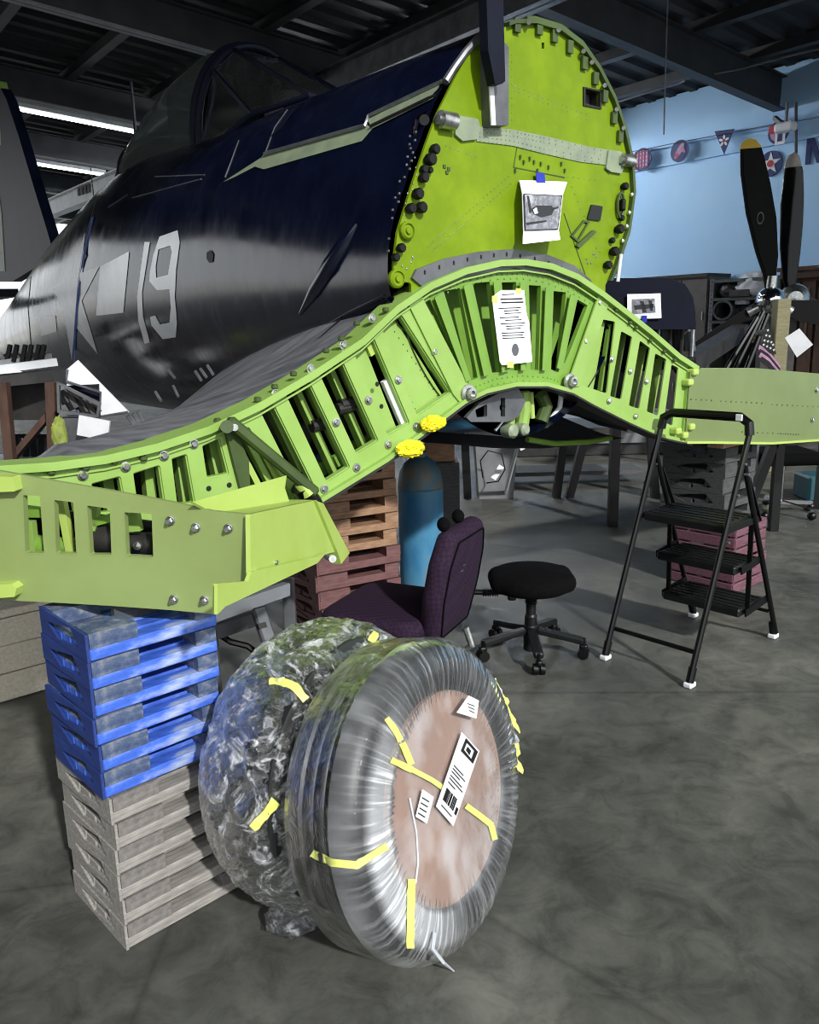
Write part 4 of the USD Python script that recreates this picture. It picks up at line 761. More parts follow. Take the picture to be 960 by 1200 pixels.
for r, d, k in spec:
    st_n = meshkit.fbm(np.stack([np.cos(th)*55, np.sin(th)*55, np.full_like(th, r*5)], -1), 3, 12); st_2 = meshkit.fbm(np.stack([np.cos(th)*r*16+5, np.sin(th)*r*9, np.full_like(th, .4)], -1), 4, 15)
    ring = np.clip((r-.245)/.02, 0, 1)*np.clip((.40-r)/.03, 0, 1); left = np.clip(np.cos(th-.12)*1.5-.35, 0, 1)*np.clip((r-.258)/.01, 0, 1)*np.clip((.352-r)/.02, 0, 1)  # left: glare on that side of the ring, painted in as white film
    streak = np.clip((st_n-.52)*5, 0, 1); fog_glare.append(np.clip(.05*(1-.6*ring)+.26*np.clip((st_2-.42)*3, 0, 1)*(1-.85*ring)+ring*.10*streak+left*(.30+.48*streak), 0, .8))
fpath = obj('stretch_film', flm, FILM_FACE, wheel, smooth=None, label='clear stretch film with radial wrinkles, white glare painted on its left side')
UsdGeom.PrimvarsAPI(stage.GetPrimAtPath(fpath)).CreatePrimvar('fog_glare', Sdf.ValueTypeNames.FloatArray, 'vertex').Set([float(x) for x in np.concatenate(fog_glare)])
th = np.linspace(0, 2*np.pi, 361)[:-1]
fv_, ff_ = flm.arr(); tv_, tf_ = ty.arr(); hitF = Cast(np.vstack([fv_, tv_]), np.vstack([ff_, tf_+len(fv_)]))
# film band round the tread and its wrinkles
spec2 = [(WR+.003, -.062, .4), (WR+.003, -.09, .6), (WR+.004, -.12, .6), (WR+.002, -.15, .6), (WR+.001, -.18, .5), (.37, -.212, .4)]
fl2 = film_rows(spec2, WC, WN, .006, 20, 9, .004); obj('stretch_film', fl2, FILM, wheel, smooth=60)
def tape(pts, w, lift=.004, par=wheel, hit=hitF): obj('tape', lay(LineString(pts).buffer(w/2, cap_style=2), hit, lift, 8), YEL_TAPE, par)
for pts, w in (([(452, 842), (459, 850), (468, 868)], 7), ([(470, 870), (475, 882), (481, 896)], 8), ([(457, 890), (475, 899), (482, 902)], 8), ([(482, 902), (505, 914), (522, 926)], 6), ([(545, 944), (560, 955), (574, 966), (579, 984)], 7), ([(366, 999), (390, 1010), (418, 1013), (452, 991)], 9), ([(481, 1030), (480, 1070), (480, 1110)], 9)): tape(pts, w)
def disc_quad(pts, d, mt, name, par, lab=None, e=.0012): return obj(name, MB().poly(DISC, DISC.poly(pts, d), d, d+e), mt, par, label=lab)
lb = thing('shipping_label', 'long white shipping label with barcode on the front wheel board', 'label', DISC.at(536, 912, .014))
disc_quad([(541, 858), (561.5, 880), (531, 968), (511, 945)], .016, PAPER, 'sheet', lb)
disc_quad([(546, 865), (560, 881), (554, 895), (540, 880)], .0175, INK_BLACK, 'logo_box', lb); disc_quad([(547, 871), (555, 880), (552, 889), (544, 879)], .019, PAPER, 'logo_mark', lb); disc_quad([(548, 875), (552, 880), (550, 885), (546, 879)], .0205, INK_BLACK, 'logo_mark', lb)
def on_label(s, t_): # s along the length 0..1, t across
    a0, a1, b1, b0 = V(541, 858), V(561.5, 880), V(531, 968), V(511, 945); return tuple((a0*(1-t_)+a1*t_)*(1-s)+(b0*(1-t_)+b1*t_)*s)
def lab_bar(s0, s1, t0, t1): return [on_label(s0, t0), on_label(s0, t1), on_label(s1, t1), on_label(s1, t0)]
for i, (s0, t0, t1) in enumerate(((.40, .15, .7), (.44, .15, .85), (.48, .15, .6), (.53, .15, .8), (.57, .15, .9), (.62, .15, .55), (.92, .2, .8))): disc_quad(lab_bar(s0, s0+.014, t0, t1), .0175, INK, 'text_line', lb)
for i, t0 in enumerate((.18, .25, .30, .38, .45, .50, .58, .66, .72)): disc_quad(lab_bar(.70, .86, t0, t0+(.035 if i % 2 else .055)), .0175, INK_BLACK, 'barcode_bar', lb)
disc_quad(lab_bar(.78, .87, .86, .97), .0175, INK_BLACK, 'text_block', lb)
lb2 = thing('small_label', 'small white label left of the long shipping label', 'label', DISC.at(497, 945, .014))
disc_quad([(495, 925), (508, 934), (500, 965), (487, 957)], .016, PAPER, 'sheet', lb2)
for k in range(4): disc_quad([(495-k*1.6, 934+6*k), (503-k*1.6, 939+6*k), (502.6-k*1.6, 940.5+6*k), (494.6-k*1.6, 935.5+6*k)], .0175, INK, 'text_line', lb2)
lb3 = thing('hang_tag', 'white paper tag at the torn film on top of the front wheel', 'tag', DISC.at(549, 828, .03))
disc_quad([(549, 815), (561, 821), (558, 842), (535, 835)], .03, PAPER, 'sheet', lb3)
for k in range(3): disc_quad([(548+k, 824+4*k), (556, 827+4*k), (556, 828+4*k), (548+k, 825+4*k)], .0315, INK, 'text_line', lb3)
def sheet_hit(pl, d0, amp, sc_, seed):
    def h(u, v, lift=0):
        p = pl.at(u, v, d0); return p+pl.n*(amp*(float(meshkit.fbm(np.array([[u*sc_, v*sc_, 0.3]]), 3, seed)[0])-.5)+lift)
    return h
FLP = Plane(WC+WN*.01, unit(WN+V(.35, -.1, .35)))
hf = sheet_hit(FLP, .0, .06, .09, 4)
flap = obj('torn_film', lay(Polygon([(552, 826), (563, 812), (573, 796), (579, 797), (588, 808), (595, 828), (603, 848), (607, 862), (606, 906), (598, 900), (590, 872), (580, 850), (566, 838)]), hf, 0, 6), FILM_BUNCH, wheel, smooth=60, label='torn flap of film with yellow tape')
for pts, w in (([(572, 797), (578, 810), (586, 826), (597, 845), (604, 860)], 6), ([(600, 872), (603, 890), (605, 908)], 6), ([(597, 880), (604, 878)], 6)): tape(pts, w, .016, wheel, hf)
obj('film_string', MB().tube([hitF(505, 1092, .01), at_y(507, 1112, 1.60), at_y(520, 1128, 1.57), at_z(532, 1138, .004)], [.005, .005, .004, .002], 6), CLOTH_W, wheel)
obj('film_crease', MB().tube([hitF(*p, .003) for p in ((479, 935), (487, 975), (489, 1010), (486, 1035))], .0022, 5), CLOTH_W, wheel)

el2 = .10; az2 = .95
WN2 = V(math.sin(az2)*math.cos(el2), -math.cos(az2)*math.cos(el2), math.sin(el2)); WH = V(math.sin(az), -math.cos(az), 0); WC2 = V(WC[0], WC[1], 0)-WH*.255+V(.0, .03, .385)
wheel2 = thing('wrapped_wheel', 'rear aircraft wheel bundled in crumpled clear film, leaning behind the other', 'wheel', (WC2[0]-.1*WN2[0], WC2[1]-.1*WN2[1], 0), group='wrapped aircraft wheels')
ty2 = MB().lathe([(r_*.985, x_) for r_, x_ in tyre_prof(.372, .285, False)], WC2, WN2, 80); obj('tyre', ty2, TYRE, wheel2, smooth=50)
spec3 = []
for t_ in np.linspace(0, 1, 64):
    an = -.5*math.pi+t_*1.35*math.pi
    spec3.append((.29+.096*max(math.cos(an*.92), -1)**1, -.142-.155*math.sin(an*.92), 1.0))
x_ = unit(np.cross(WN2, (0, 0, 1.))); y_ = np.cross(WN2, x_); rows = []
for i, (r, d, k) in enumerate(spec3):
    pts = np.stack([np.cos(th)*7, np.sin(th)*7, np.full_like(th, i*.13)], -1); nz = meshkit.fbm(pts, 4, 21)-.5; n2 = np.abs(meshkit.fbm(pts*2.1, 4, 33)-.5)+.45*np.abs(meshkit.fbm(pts*[5.5, 5.5, 3.0], 3, 41)-.5)
    rr = r+.012+.035*nz-.03*n2; dd = d+.02*nz; p = WC2+WN2*dd[:, None]+x_*(rr*np.cos(th))[:, None]+y_*(rr*np.sin(th))[:, None]
    p[:, 2] = np.maximum(p[:, 2], .004); rows.append(p)
v = np.vstack(rows); n = len(th); f = [[i*n+j, i*n+(j+1) % n, (i+1)*n+(j+1) % n, (i+1)*n+j] for i in range(len(rows)-1) for j in range(n)]
fl3 = MB().add(v, f); wf = obj('crumpled_film', fl3, FILM_CRUMPLE, wheel2, smooth=50, label='crumpled clear film over the tyre')
a3, f3 = fl3.arr(); hit3 = Cast(a3, f3)
for pts, w in (([(316, 799), (333, 800), (347, 807), (358, 820)], 9), ([(296, 970), (310, 955), (323, 938)], 10), ([(433, 753), (440, 742)], 8)):
    obj('tape', lay(LineString(pts).buffer(w/2, cap_style=2), hit3, .006, 6), YEL_TAPE, wheel2)
def crumple(c, r, scale, seed, amp=.35, sub=4, R=None):
    t = trimesh.creation.icosphere(subdivisions=sub, radius=1.0); nz = meshkit.fbm(t.vertices*2.6+seed, 4, seed)-.5; n2 = np.abs(meshkit.fbm(t.vertices*5+seed, 3, seed+5)-.5)
    v = t.vertices*(1+amp*nz-amp*.9*n2)[:, None]*np.asarray(scale)*r; v = v if R is None else v @ R.T; v = v+c; v[:, 2] = np.maximum(v[:, 2], .003); return MB().add(v, t.faces)
c = at_z(345, 1075, .03); obj('film_bundle', crumple(c, .06, (1.3, 1, .6), 5, .6), FILM_CRUMPLE, wf, smooth=60)
FL2 = Plane(WC2-WN2*.05, unit(V(-.25, -.9, .25)))
FL2 = Plane(at_z(318, 1060, .03), unit(V(-.3, -.85, .45))); hf2 = sheet_hit(FL2, 0, .07, .03, 8)
obj('film_flap', lay(Polygon([(243, 997), (262, 990), (300, 1010), (330, 1040), (352, 1062), (340, 1072), (318, 1062), (290, 1045), (262, 1018)]), hf2, 0, 8), FILM_CRUMPLE, wf, smooth=60)

# ---------------------------------------------------------------- chairs, stool, ladder, gas cylinder
bc = at_y(531, 676, 3.02); yaw = math.radians(64); bnv = V(math.sin(yaw), -math.cos(yaw), 0); bsd = V(math.cos(yaw), math.sin(yaw), 0)
chc = bc-bnv*.26; ch = thing('office_chair', 'purple fabric office chair seen from behind next to the gas cylinder', 'chair', (chc[0], chc[1], 0))
ln_ = math.radians(11); up_ = unit(Z*math.cos(ln_)+bnv*math.sin(ln_)); nb_ = np.cross(bsd, up_); nb_ = nb_ if nb_ @ bnv > 0 else -nb_
BP = Plane(bc, bnv); BP.x, BP.y, BP.n = bsd, up_, nb_
sh = Polygon([(-.16, -.235), (.16, -.235), (.205, -.05), (.20, .10), (.15, .22), (-.15, .22), (-.20, .10), (-.205, -.05)]).buffer(-.05).buffer(.05, 8)
def cushion(pl, g, th_, dome, mt, name, par, off=0.0, rings=8):
    """a padded panel: outline g, thickness th_, edges rolled, centre domed"""
    m = MB(); rows = []; ext = None; base = g
    for i in range(rings+1):
        t = i/rings; an = (t-.5)*math.pi; ins = -(1-math.cos(an))*th_*.45; gg = base.buffer(ins, 6)
        L = gg.exterior; pts = [L.interpolate(k/72, normalized=True) for k in range(72)]; a_ = np.array([(q.x, q.y) for q in pts]); cxy = np.array([base.centroid.x, base.centroid.y])
        s0 = np.argmin(np.abs(np.arctan2(a_[:, 1]-cxy[1], a_[:, 0]-cxy[0]))); a_ = np.roll(a_, -s0, 0)
        if not L.is_ccw: a_ = a_[::-1]
        rows.append(pl.to3(np.column_stack([a_, np.full(72, off+th_*.5*math.sin(an))])))
    def capd(sgn):
        R0 = rows[-1] if sgn > 0 else rows[0]; c_ = R0.mean(0); out = [R0]
        for k in (.75, .5, .25, .02): out.append(c_+(R0-c_)*k+pl.n*sgn*dome*(1-k*k))
        return out
    allr = capd(-1)[::-1]+rows[1:-1]+capd(1)
    v = np.vstack(allr); n = 72; f = [[i*n+j, i*n+(j+1) % n, (i+1)*n+(j+1) % n, (i+1)*n+j] for i in range(len(allr)-1) for j in range(n)]
    return obj(name, m.add(v, f), mt, par, smooth=60)
bk = cushion(BP, sh, .085, .012, PURPLE, 'backrest', ch)
g = sh.buffer(-.035); gr = np.array([(p.x, p.y) for p in (g.exterior.interpolate(k/80, normalized=True) for k in range(80))])
obj('piping', MB().tube(BP.to3(np.column_stack([gr, np.full(80, .044)])), .004, 6, True), BLACK_FAB, bk)
for dx, dy in ((-.06, .06), (-.05, .08)): obj('staple', MB().bar(BP.pt(dx-.01, dy, .052), BP.pt(dx+.01, dy, .052), .004, .004), STEEL, bk)
seatc = V(chc[0], chc[1], .43); SPc = Plane(seatc, Z); SPc.x, SPc.y, SPc.n = bnv, np.cross(Z, bnv), Z
cushion(SPc, sbox(-.24, -.24, .22, .24).buffer(-.1).buffer(.1, 8), .09, .01, PURPLE, 'seat', ch)
obj('back_bracket', MB().tube([bc+bnv*.05-Z*.2, bc+bnv*.075-Z*.27, bc+bnv*.02-Z*.31, chc+V(0, 0, .37-chc[2])], .014, 8), STEEL, ch)
obj('gas_column', MB().lathe([(.024, .1), (.024, .26), (.016, .26), (.016, .38)], V(chc[0], chc[1], 0), Z, 16), PLASTIC, ch)
def star_base(t, c, R_, ang0, z0=.09, mt=PLASTIC):
    obj('hub', MB().lathe([(.0, .02), (.035, .02), (.035, .14), (.02, .16), (0, .16)], V(c[0], c[1], 0), Z, 16), mt, t)
    for k in range(5):
        an = ang0+k*2*math.pi/5; d = V(math.cos(an), math.sin(an), 0); p = V(c[0], c[1], .12)+d*.03; q = V(c[0], c[1], .085)+d*R_
        obj('base_arm', MB().bar(p, q, .045, .03, b=.009), mt, t)
        m = MB(); e = V(-d[1], d[0], 0); w0 = V(c[0], c[1], .026)+d*(R_+.0)
        m.cyl(w0+e*.006, w0+e*.026, .026, 14); m.cyl(w0-e*.026, w0-e*.006, .026, 14); m.cyl(w0+Z*.01, w0+Z*.075, .009, 8); m.rbox(w0+Z*.03, (.04, .03, .03), .012, rotz(an)); obj('castor', m, BLACKM, t)
star_base(ch, chc, .27, 1.0)
for dx in (-.12, .02): obj('headrest_knob', MB().ball(BP.pt(dx, .235, -.03), .03, 2, (.8, 1.2, .9)), BLACK_FAB, ch)

stc = V(.567, 3.696, 0); stl = thing('office_stool', 'low black swivel stool on a five-arm castor base', 'stool', stc)
SS = Plane(V(stc[0], stc[1], .37), Z); SS.x, SS.y, SS.n = V(1, 0, 0), V(0, 1, 0), Z
cushion(SS, Point(0, 0).buffer(.2, 24).union(sbox(-.2, -.12, .2, .12)).buffer(-.06).buffer(.06, 8), .085, .012, BLACK_FAB, 'seat', stl)
obj('column', MB().lathe([(.03, .1), (.03, .19), (.024, .2), (.024, .33)], stc, Z, 18), PLASTIC, stl)
m = MB()
for k in range(6): m.lathe([(.024, .25+k*.012), (.03, .256+k*.012), (.024, .262+k*.012)], stc, Z, 16)
obj('bellows', m, PLASTIC, stl); obj('seat_plate', MB().box(stc+V(-.02, 0, .32), (.2, .14, .02), None, .004), BLACKM, stl)
arm = [stc+V(-.1, .0, .315), stc+V(-.2, .0, .31), stc+V(-.27, .01, .31), stc+V(-.33, .03, .34), stc+V(-.37, .05, .46), stc+V(-.375, .06, .6)]
obj('back_arm', MB().tube(arm, .013, 8), BLACKM, stl); m = MB()
for k in range(7): p = stc+V(-.16-k*.011, .0, .31); m.lathe([(.014, -.004), (.021, 0), (.014, .004)], p, (1, 0, 0), 12)
obj('arm_bellows', m, BLACK, stl); obj('seat_lever', MB().rbox(stc+V(-.1, -.06, .305), (.04, .03, .03), .01), BLACKM, stl)
star_base(stl, stc, .25, -math.pi/2)

ld = unit(V(.588, .527, 0)); lw = V(-ld[1], ld[0], 0); L0 = V(1.191, 3.278, 0); WD = .43
lp = lambda d, w, z: L0+ld*d+lw*w+Z*z
lad = thing('step_ladder', 'black three-step folding ladder with a tall padded handrail', 'ladder', L0+ld*.4+lw*WD/2)
RL = np.stack([ld, lw, Z], 1)
for w in (0, WD):
    obj('front_leg', MB().tube([lp(0, w, .03), lp(.2, w, .55), lp(.36, w, .96), lp(.40, w, 1.06)], .0135, 10), BLACKM, lad)
    obj('rear_leg', MB().tube([lp(.80, w+(.01 if w else -.01), .03), lp(.36, w, .95)], .0125, 10), BLACKM, lad)
    for d in (0, .80): obj('foot', MB().rbox(lp(d, w, .012), (.05, .04, .024), .008, RL), WHITE, lad); obj('foot_sleeve', MB().tube([lp(d+(.0 if d == 0 else 0), w, .02), lp(d+(.022 if d == 0 else -.022), w, .085)], .018, 10), BLACKM, lad)
    for d, z in ((.35, .93), (.38, .88), (.3, .80), (.24, .60)): obj('rivet', MB().cyl(lp(d, w-.02 if w == 0 else w-.0, z), lp(d, w+.0 if w == 0 else w+.02, z), .006, 8), STEEL, lad)
    obj('hinge_link', MB().bar(lp(.56, w, .64), lp(.42, w, .86), .006, .02, lw), BLACKM, lad)
    obj('side_brace', MB().bar(lp(.26, w, .65), lp(.56, w, .65), .008, .03), BLACKM, lad)
m = MB().tube([lp(.40, 0, 1.05), lp(.405, .008, 1.10), lp(.41, .05, 1.125), lp(.41, WD-.05, 1.125), lp(.405, WD-.008, 1.10), lp(.40, WD, 1.05)], .021, 12); obj('handrail', m, BLACKM, lad, label='padded black top handrail'); obj('handrail_badge', MB().box(lp(.385, .045, 1.125), (.01, .03, .03), RL, .003), WHITE, lad)
for z, d0, d1 in ((.67, .25, .55), (.45, .38, .63), (.23, .45, .71)):
    s = obj('step', MB().box(lp((d0+d1)/2, WD/2, z-.02), (d1-d0, WD-.03, .04), RL, .008), PLASTIC, lad)
    for k in range(6): obj('tread_rib', MB().box(lp(d0+(d1-d0)*(k+.6)/6.4, WD/2, z+.001), (.012, WD-.06, .004), RL), BLACK, s)
    if z < .6:
        for w in (0.0, WD): obj('step_bracket', MB().bar(lp(d0+.03, w, z-.02), lp(.80-.44*(z/.95), w, z-.0), .008, .035), BLACKM, lad)
for w in (.01, WD-.01): obj('step_link', MB().bar(lp(.50, w, .65), lp(.52, w, .20), .008, .022, lw), BLACKM, lad)
obj('cross_bar', MB().tube([lp(.055, .0, .14), lp(.055, WD, .14)], .011, 8), BLACKM, lad); obj('cross_bar', MB().tube([lp(.72, .0, .16), lp(.72, WD, .16)], .009, 8), BLACKM, lad)

gcx = V(.065, 4.55, 0); gc = thing('gas_cylinder', 'tall blue gas cylinder with a rusty rounded shoulder', 'gas cylinder', gcx)
Rg = .128; obj('body', MB().lathe([(0, .0), (Rg-.01, .0), (Rg, .012), (Rg, .66)], gcx, Z, 40), TANK, gc)
obj('shoulder', MB().lathe([(Rg, .66), (Rg*.985, .70), (Rg*.9, .755), (Rg*.7, .80), (Rg*.42, .825), (.04, .835), (.04, .86), (0, .86)], gcx, Z, 40), TANK_RUST, gc)
obj('seam_ring', MB().lathe([(Rg, .655), (Rg+.003, .66), (Rg, .665)], gcx, Z, 40), TANK_RUST, gc); obj('neck_valve', MB().lathe([(.022, .86), (.022, .92), (.012, .93), (0, .93)], gcx, Z, 14), STEEL, gc)
lone('metal_post', MB().box(V(-.115, 4.35, .42), (.05, .05, .84)), RED_WOOD, 'dark reddish timber post left of the gas cylinder', 'post', 'posts by the gas cylinder'); lone('metal_post', MB().box(V(-.21, 4.42, .42), (.06, .06, .84)), DARK_WOOD, 'dark timber post nearer the middle pallet stack', 'post', 'posts by the gas cylinder')

# ---------------------------------------------------------------- along the right-hand wall
WP = Plane(HG(-.14, 0, 0), -A); WS = Plane(HG(-.008, 0, 0), -A)
def pen(kind, x, y, r, label, inner):
    c = WP.at(x, y); t = thing('pennant', label, 'pennant', c, group='pennants on the cord')
    rr = np.linalg.norm(WP.at(x+r, y)-WP.at(x-r, y))/2*.86 if kind == 'disc' else 0
    if kind == 'disc':
        q = WP.px(x, y); g = Point(q).buffer(rr, 16); obj('cloth', MB().poly(WP, g, 0, .01), NAVY_SIGN, t); obj('field', MB().poly(WP, Point(q).buffer(rr*.78, 16), .01, .014), inner, t); return t, q, rr
    return t, WP.px(x, y), 0
def star(q, r, n=5, k=.40, rot=math.pi/2): return Polygon([(q[0]+(r if i % 2 == 0 else r*k)*math.cos(rot+i*math.pi/n), q[1]+(r if i % 2 == 0 else r*k)*math.sin(rot+i*math.pi/n)) for i in range(2*n)])
t, q, r = pen('disc', 753, 187, 12, 'round navy pennant with pink lattice emblem, nearest the firewall', PINK)
for i in range(-2, 3): obj('emblem_bar', MB().poly(WP, sbox(q[0]+i*.055-.012, q[1]-.13, q[0]+i*.055+.012, q[1]+.13), .014, .017), NAVY_SIGN, t); obj('emblem_bar', MB().poly(WP, sbox(q[0]-.13, q[1]+i*.055-.009, q[0]+.13, q[1]+i*.055+.009), .014, .017), RED, t)
t, q, r = pen('disc', 797, 177, 12, 'round navy pennant with slanted pink bird emblem', NAVY_SIGN)
obj('emblem', MB().poly(WP, affinity.rotate(affinity.scale(Point(q).buffer(.08, 8), .55, 1.5), -35).union(affinity.translate(affinity.rotate(affinity.scale(Point(q).buffer(.05, 8), .5, 1.5), 40), .05, .02)), .014, .018), PINK, t); obj('emblem_spot', MB().poly(WP, Point((q[0]-.04, q[1]-.06)).buffer(.03), .018, .021), RED, t)
t, q, r = pen('tri', 849, 165, 11, 'triangular navy pennant with a white star flower', None)
obj('cloth', MB().poly(WP, WP.poly([(838, 154), (861, 151), (849, 181)]), 0, .01), NAVY_SIGN, t)
for k in range(5): obj('petal', MB().poly(WP, affinity.rotate(affinity.translate(affinity.scale(Point(q).buffer(.03, 8), .55, 1.0), 0, .05), k*72, origin=q), .01, .014), WHITE, t)
obj('heart_dot', MB().poly(WP, Point(q).buffer(.016), .014, .017), RED, t)
t, q, r = pen('disc', 913, 155, 14, 'round navy pennant with pink and white shield, beside the wall lamp', PINK)
obj('emblem', MB().poly(WP, sbox(q[0]-.03, q[1]-.15, q[0]+.09, q[1]+.0).buffer(.01), .014, .018), WHITE, t); obj('emblem_spot', MB().poly(WP, sbox(q[0]-.005, q[1]-.12, q[0]+.06, q[1]-.03), .018, .021), NAVY_SIGN, t); obj('emblem_spot', MB().poly(WP, Point((q[0]-.08, q[1]+.05)).buffer(.06), .014, .018), RED, t)
lone('bunting_string', MB().tube([WP.at(*p, d=.035) for p in ((700, 186), (740, 178), (800, 166), (860, 155), (905, 146), (930, 143), (1000, 130))], .006, 5), GAS_PIPE, 'thin string carrying the pennants along the blue wall', 'string')
rd = thing('wall_roundel', 'round navy star sign on the blue wall behind the propeller', 'sign', WS.at(904, 192)); q = WS.px(904, 192); obj('disc', MB().poly(WS, Point(q).buffer(.165, 24), 0, .02), NAVY_SIGN, rd); obj('star', MB().poly(WS, star(q, .15), .02, .026), WHITE, rd); obj('red_dot', MB().poly(WS, Point(q).buffer(.045), .026, .03), RED, rd)
lt = thing('wall_letter', 'large navy letter M on the blue wall at the right edge', 'letter', WS.at(950, 185)); ql = WS.px(941, 193)
tm_ = meshkit.text_mesh('M', .34, .02, bold=True); obj('letter', MB().add(WS.to3(np.array(tm_.vertices)*[1, 1, 1]+[ql[0], ql[1], 0]), tm_.faces), NAVY_SIGN, lt, smooth=False)
lm = thing('wall_lamp', 'small white floodlight bracket high in the wall corner', 'lamp', WP.at(918, 148)); c = WP.at(921, 149, .22); obj('housing', MB().rbox(c, (.26, .16, .12), .04, RK), WHITE, lm); obj('bracket', MB().bar(c, WP.at(908, 138, .0), .05, .05), GREY_METAL, lm); obj('bracket', MB().bar(c+Z*.05, c+Z*.3, .03, .03), GREY_METAL, lm)
lone('conduit', MB().tube([at_z(*p, 4.42) for p in ((725, 119), (760, 108), (795, 98), (803, 94))], .014, 6), GAS_PIPE, 'thin conduit left of the hanging wire below the roof', 'pipe', 'conduits under the roof'); lone('conduit', MB().tube([at_z(*p, 4.42) for p in ((838, 86), (870, 80), (930, 64), (990, 50))], .014, 6), GAS_PIPE, 'thin conduit running right from the rafter to the picture edge', 'pipe', 'conduits under the roof')
hw = at_y(782, 0, 8.2); lone('hanging_wire', MB().tube([at_y(784, -40, 8.2), at_y(780, 80, 8.2), at_y(778, 158, 8.2)], .007, 5), ALU, 'thin straight wire hanging from the roof right of the firewall', 'wire')
lone('wall_pipe', MB().tube([WP.at(933, 120), WP.at(933, 180)], .02, 6), GREY_METAL, 'short vertical pipe on the blue wall above the grey propeller tip', 'pipe')

# furniture under the blue wall
FS = Plane(HG(-.62, 0, 0), -A)
def cabinet(name, label, cat, u0, u1, vtop, mt, group=None):
    x0, x1 = FS.px(u0, vtop)[0], FS.px(u1, vtop)[0]; ht = FS.px((u0+u1)/2, vtop)[1]; t = thing(name, label, cat, FS.pt((x0+x1)/2, 0, -.25), group=group); return t, x0, x1, ht
t, x0, x1, ht = cabinet('storage_cabinet', 'grey-brown flat-door storage cabinet left of the shelving', 'cabinet', 715, 830, 328, GREY_WOOD)
GCAB = mat('cabinet_grey', S(92, 88, 86), S(78, 74, 72), 6, .6)
obj('body', MB().poly(FS, sbox(x0, 0, x1, ht), -.55, -.02), GCAB, t); obj('cornice', MB().poly(FS, sbox(x0-.03, ht, x1, ht+.05), -.58, .02), DARK_IN, t)
nd = 4; dw = (x1-x0)/nd
for i in range(nd):
    for z0, z1 in ((.08, ht*.5), (ht*.5+.02, ht-.03)): d = obj('door', MB().poly(FS, sbox(x0+i*dw+.012, z0, x0+(i+1)*dw-.012, z1), -.02, 0), GCAB, t); obj('handle', MB().poly(FS, sbox(x0+(i+.86)*dw, (z0+z1)/2-.06, x0+(i+.88)*dw, (z0+z1)/2+.06), 0, .02), STEEL, d)
t, x0, x1, ht = cabinet('shelving_unit', 'open grey-green shelving with a perforated light upright, left of the propellers', 'shelf', 835, 912, 325, SHELF_GREEN)
for x in (x0, x1): obj('upright', MB().poly(FS, sbox(x-.03, 0, x+.03, ht), -.05, 0), GREY_METAL if x == x0 else SHELF_GREEN, t); obj('upright', MB().poly(FS, sbox(x-.03, 0, x+.03, ht), -.55, -.5), SHELF_GREEN, t)
for i in range(26): obj('hole', MB().poly(FS, sbox(x0-.008, .6+i*.06, x0+.008, .625+i*.06), 0, .002), INK_BLACK, t)
zsh = [.25, FS.px(865, 400)[1], FS.px(865, 377)[1], FS.px(865, 350)[1], ht-.03]
for z in zsh: obj('shelf', MB().poly(FS, sbox(x0, z-.02, x1, z+.02), -.55, 0), SHELF_GREEN, t)
obj('back_panel', MB().poly(FS, sbox(x0, .1, x1, ht), -.57, -.55), DARK_IN, t)
def onshelf(u, zi, d=-.12): x = FS.px(u, 360)[0]; return FS.pt(x, zsh[zi]+.02, d)
RW = np.stack([FS.x, FS.n, Z], 1)
def sack(u, zi, r, sc__, mt, seed, name, label, cat): p = onshelf(u, zi)+Z*(r*sc__[2]*.8); lone(name, crumple(p, r, sc__, seed, .4, 3, RW), mt, label, cat, smooth=60)
sack(877, 3, .19, (1.3, .7, 1.0), CLOTH_W, 2, 'bag', 'bright white plastic bag on the upper shelf beside the propeller hub', 'bag')
sack(863, 3, .13, (1.0, .7, .9), CLOTH_W, 9, 'bag', 'smaller white plastic bag on the upper shelf left of the larger bag', 'bag')
sack(851, 3, .15, (1.2, .8, .8), DARK_IN, 4, 'bag', 'dark heap on the upper shelf behind the light upright', 'bag')
lone('box', MB().box(onshelf(866, 3, -.08)+Z*.05, (.3, .2, .1), RW, .01), DARK_IN, 'dark flat box at the front of the upper shelf', 'box')
lone('duct_roll', MB().lathe([(.11, .3), (.14, .3), (.14, -.02), (.12, -.03), (.10, -.02), (.1, .28)], onshelf(842, 2, -.28)+Z*.14, unit(FS.n+FS.x*.25), 20), GREY_METAL, 'round duct roll seen end-on on the middle shelf', 'roll')
lone('drum', MB().lathe([(0, -.12), (.12, -.1), (.13, .1), (0, .12)], onshelf(857.5, 2, -.35)+Z*.135, FS.x, 16), GREY_METAL, 'grey drum lying on the middle shelf beside the duct roll', 'drum')
lone('box', MB().box(onshelf(864, 2, -.12)+Z*.26, (.16, .12, .1), RW, .01), CLOTH_W, 'small white box high on the middle shelf', 'box'); lone('box', MB().box(onshelf(870, 2, -.3)+Z*.1, (.3, .2, .2), RW, .01), SHELF_GREEN, 'grey-green box at the back of the middle shelf', 'box')
lone('box', MB().box(onshelf(848, 1, -.12)+Z*.08, (.3, .2, .14), RW, .01), GREY_METAL, 'grey box at the left of the lower shelf', 'box'); lone('box', MB().box(onshelf(875, 1, -.12)+Z*.1, (.3, .24, .2), RW, .01), CARD, 'brown box at the right of the lower shelf', 'box')
t, x0, x1, ht = cabinet('wooden_cabinet', 'dark brown wooden cabinet at the right edge under the blue wall', 'cabinet', 922, 1000, 313, CAB_WOOD)
obj('body', MB().poly(FS, sbox(x0, 0, x1, ht-.12), -.55, -.03), CAB_WOOD, t); obj('cornice', MB().poly(FS, sbox(x0-.05, ht-.12, x1+.05, ht), -.6, .06), CAB_WOOD, t); obj('cornice', MB().poly(FS, sbox(x0-.08, ht-.03, x1+.08, ht+.02), -.6, .09), CAB_WOOD, t)
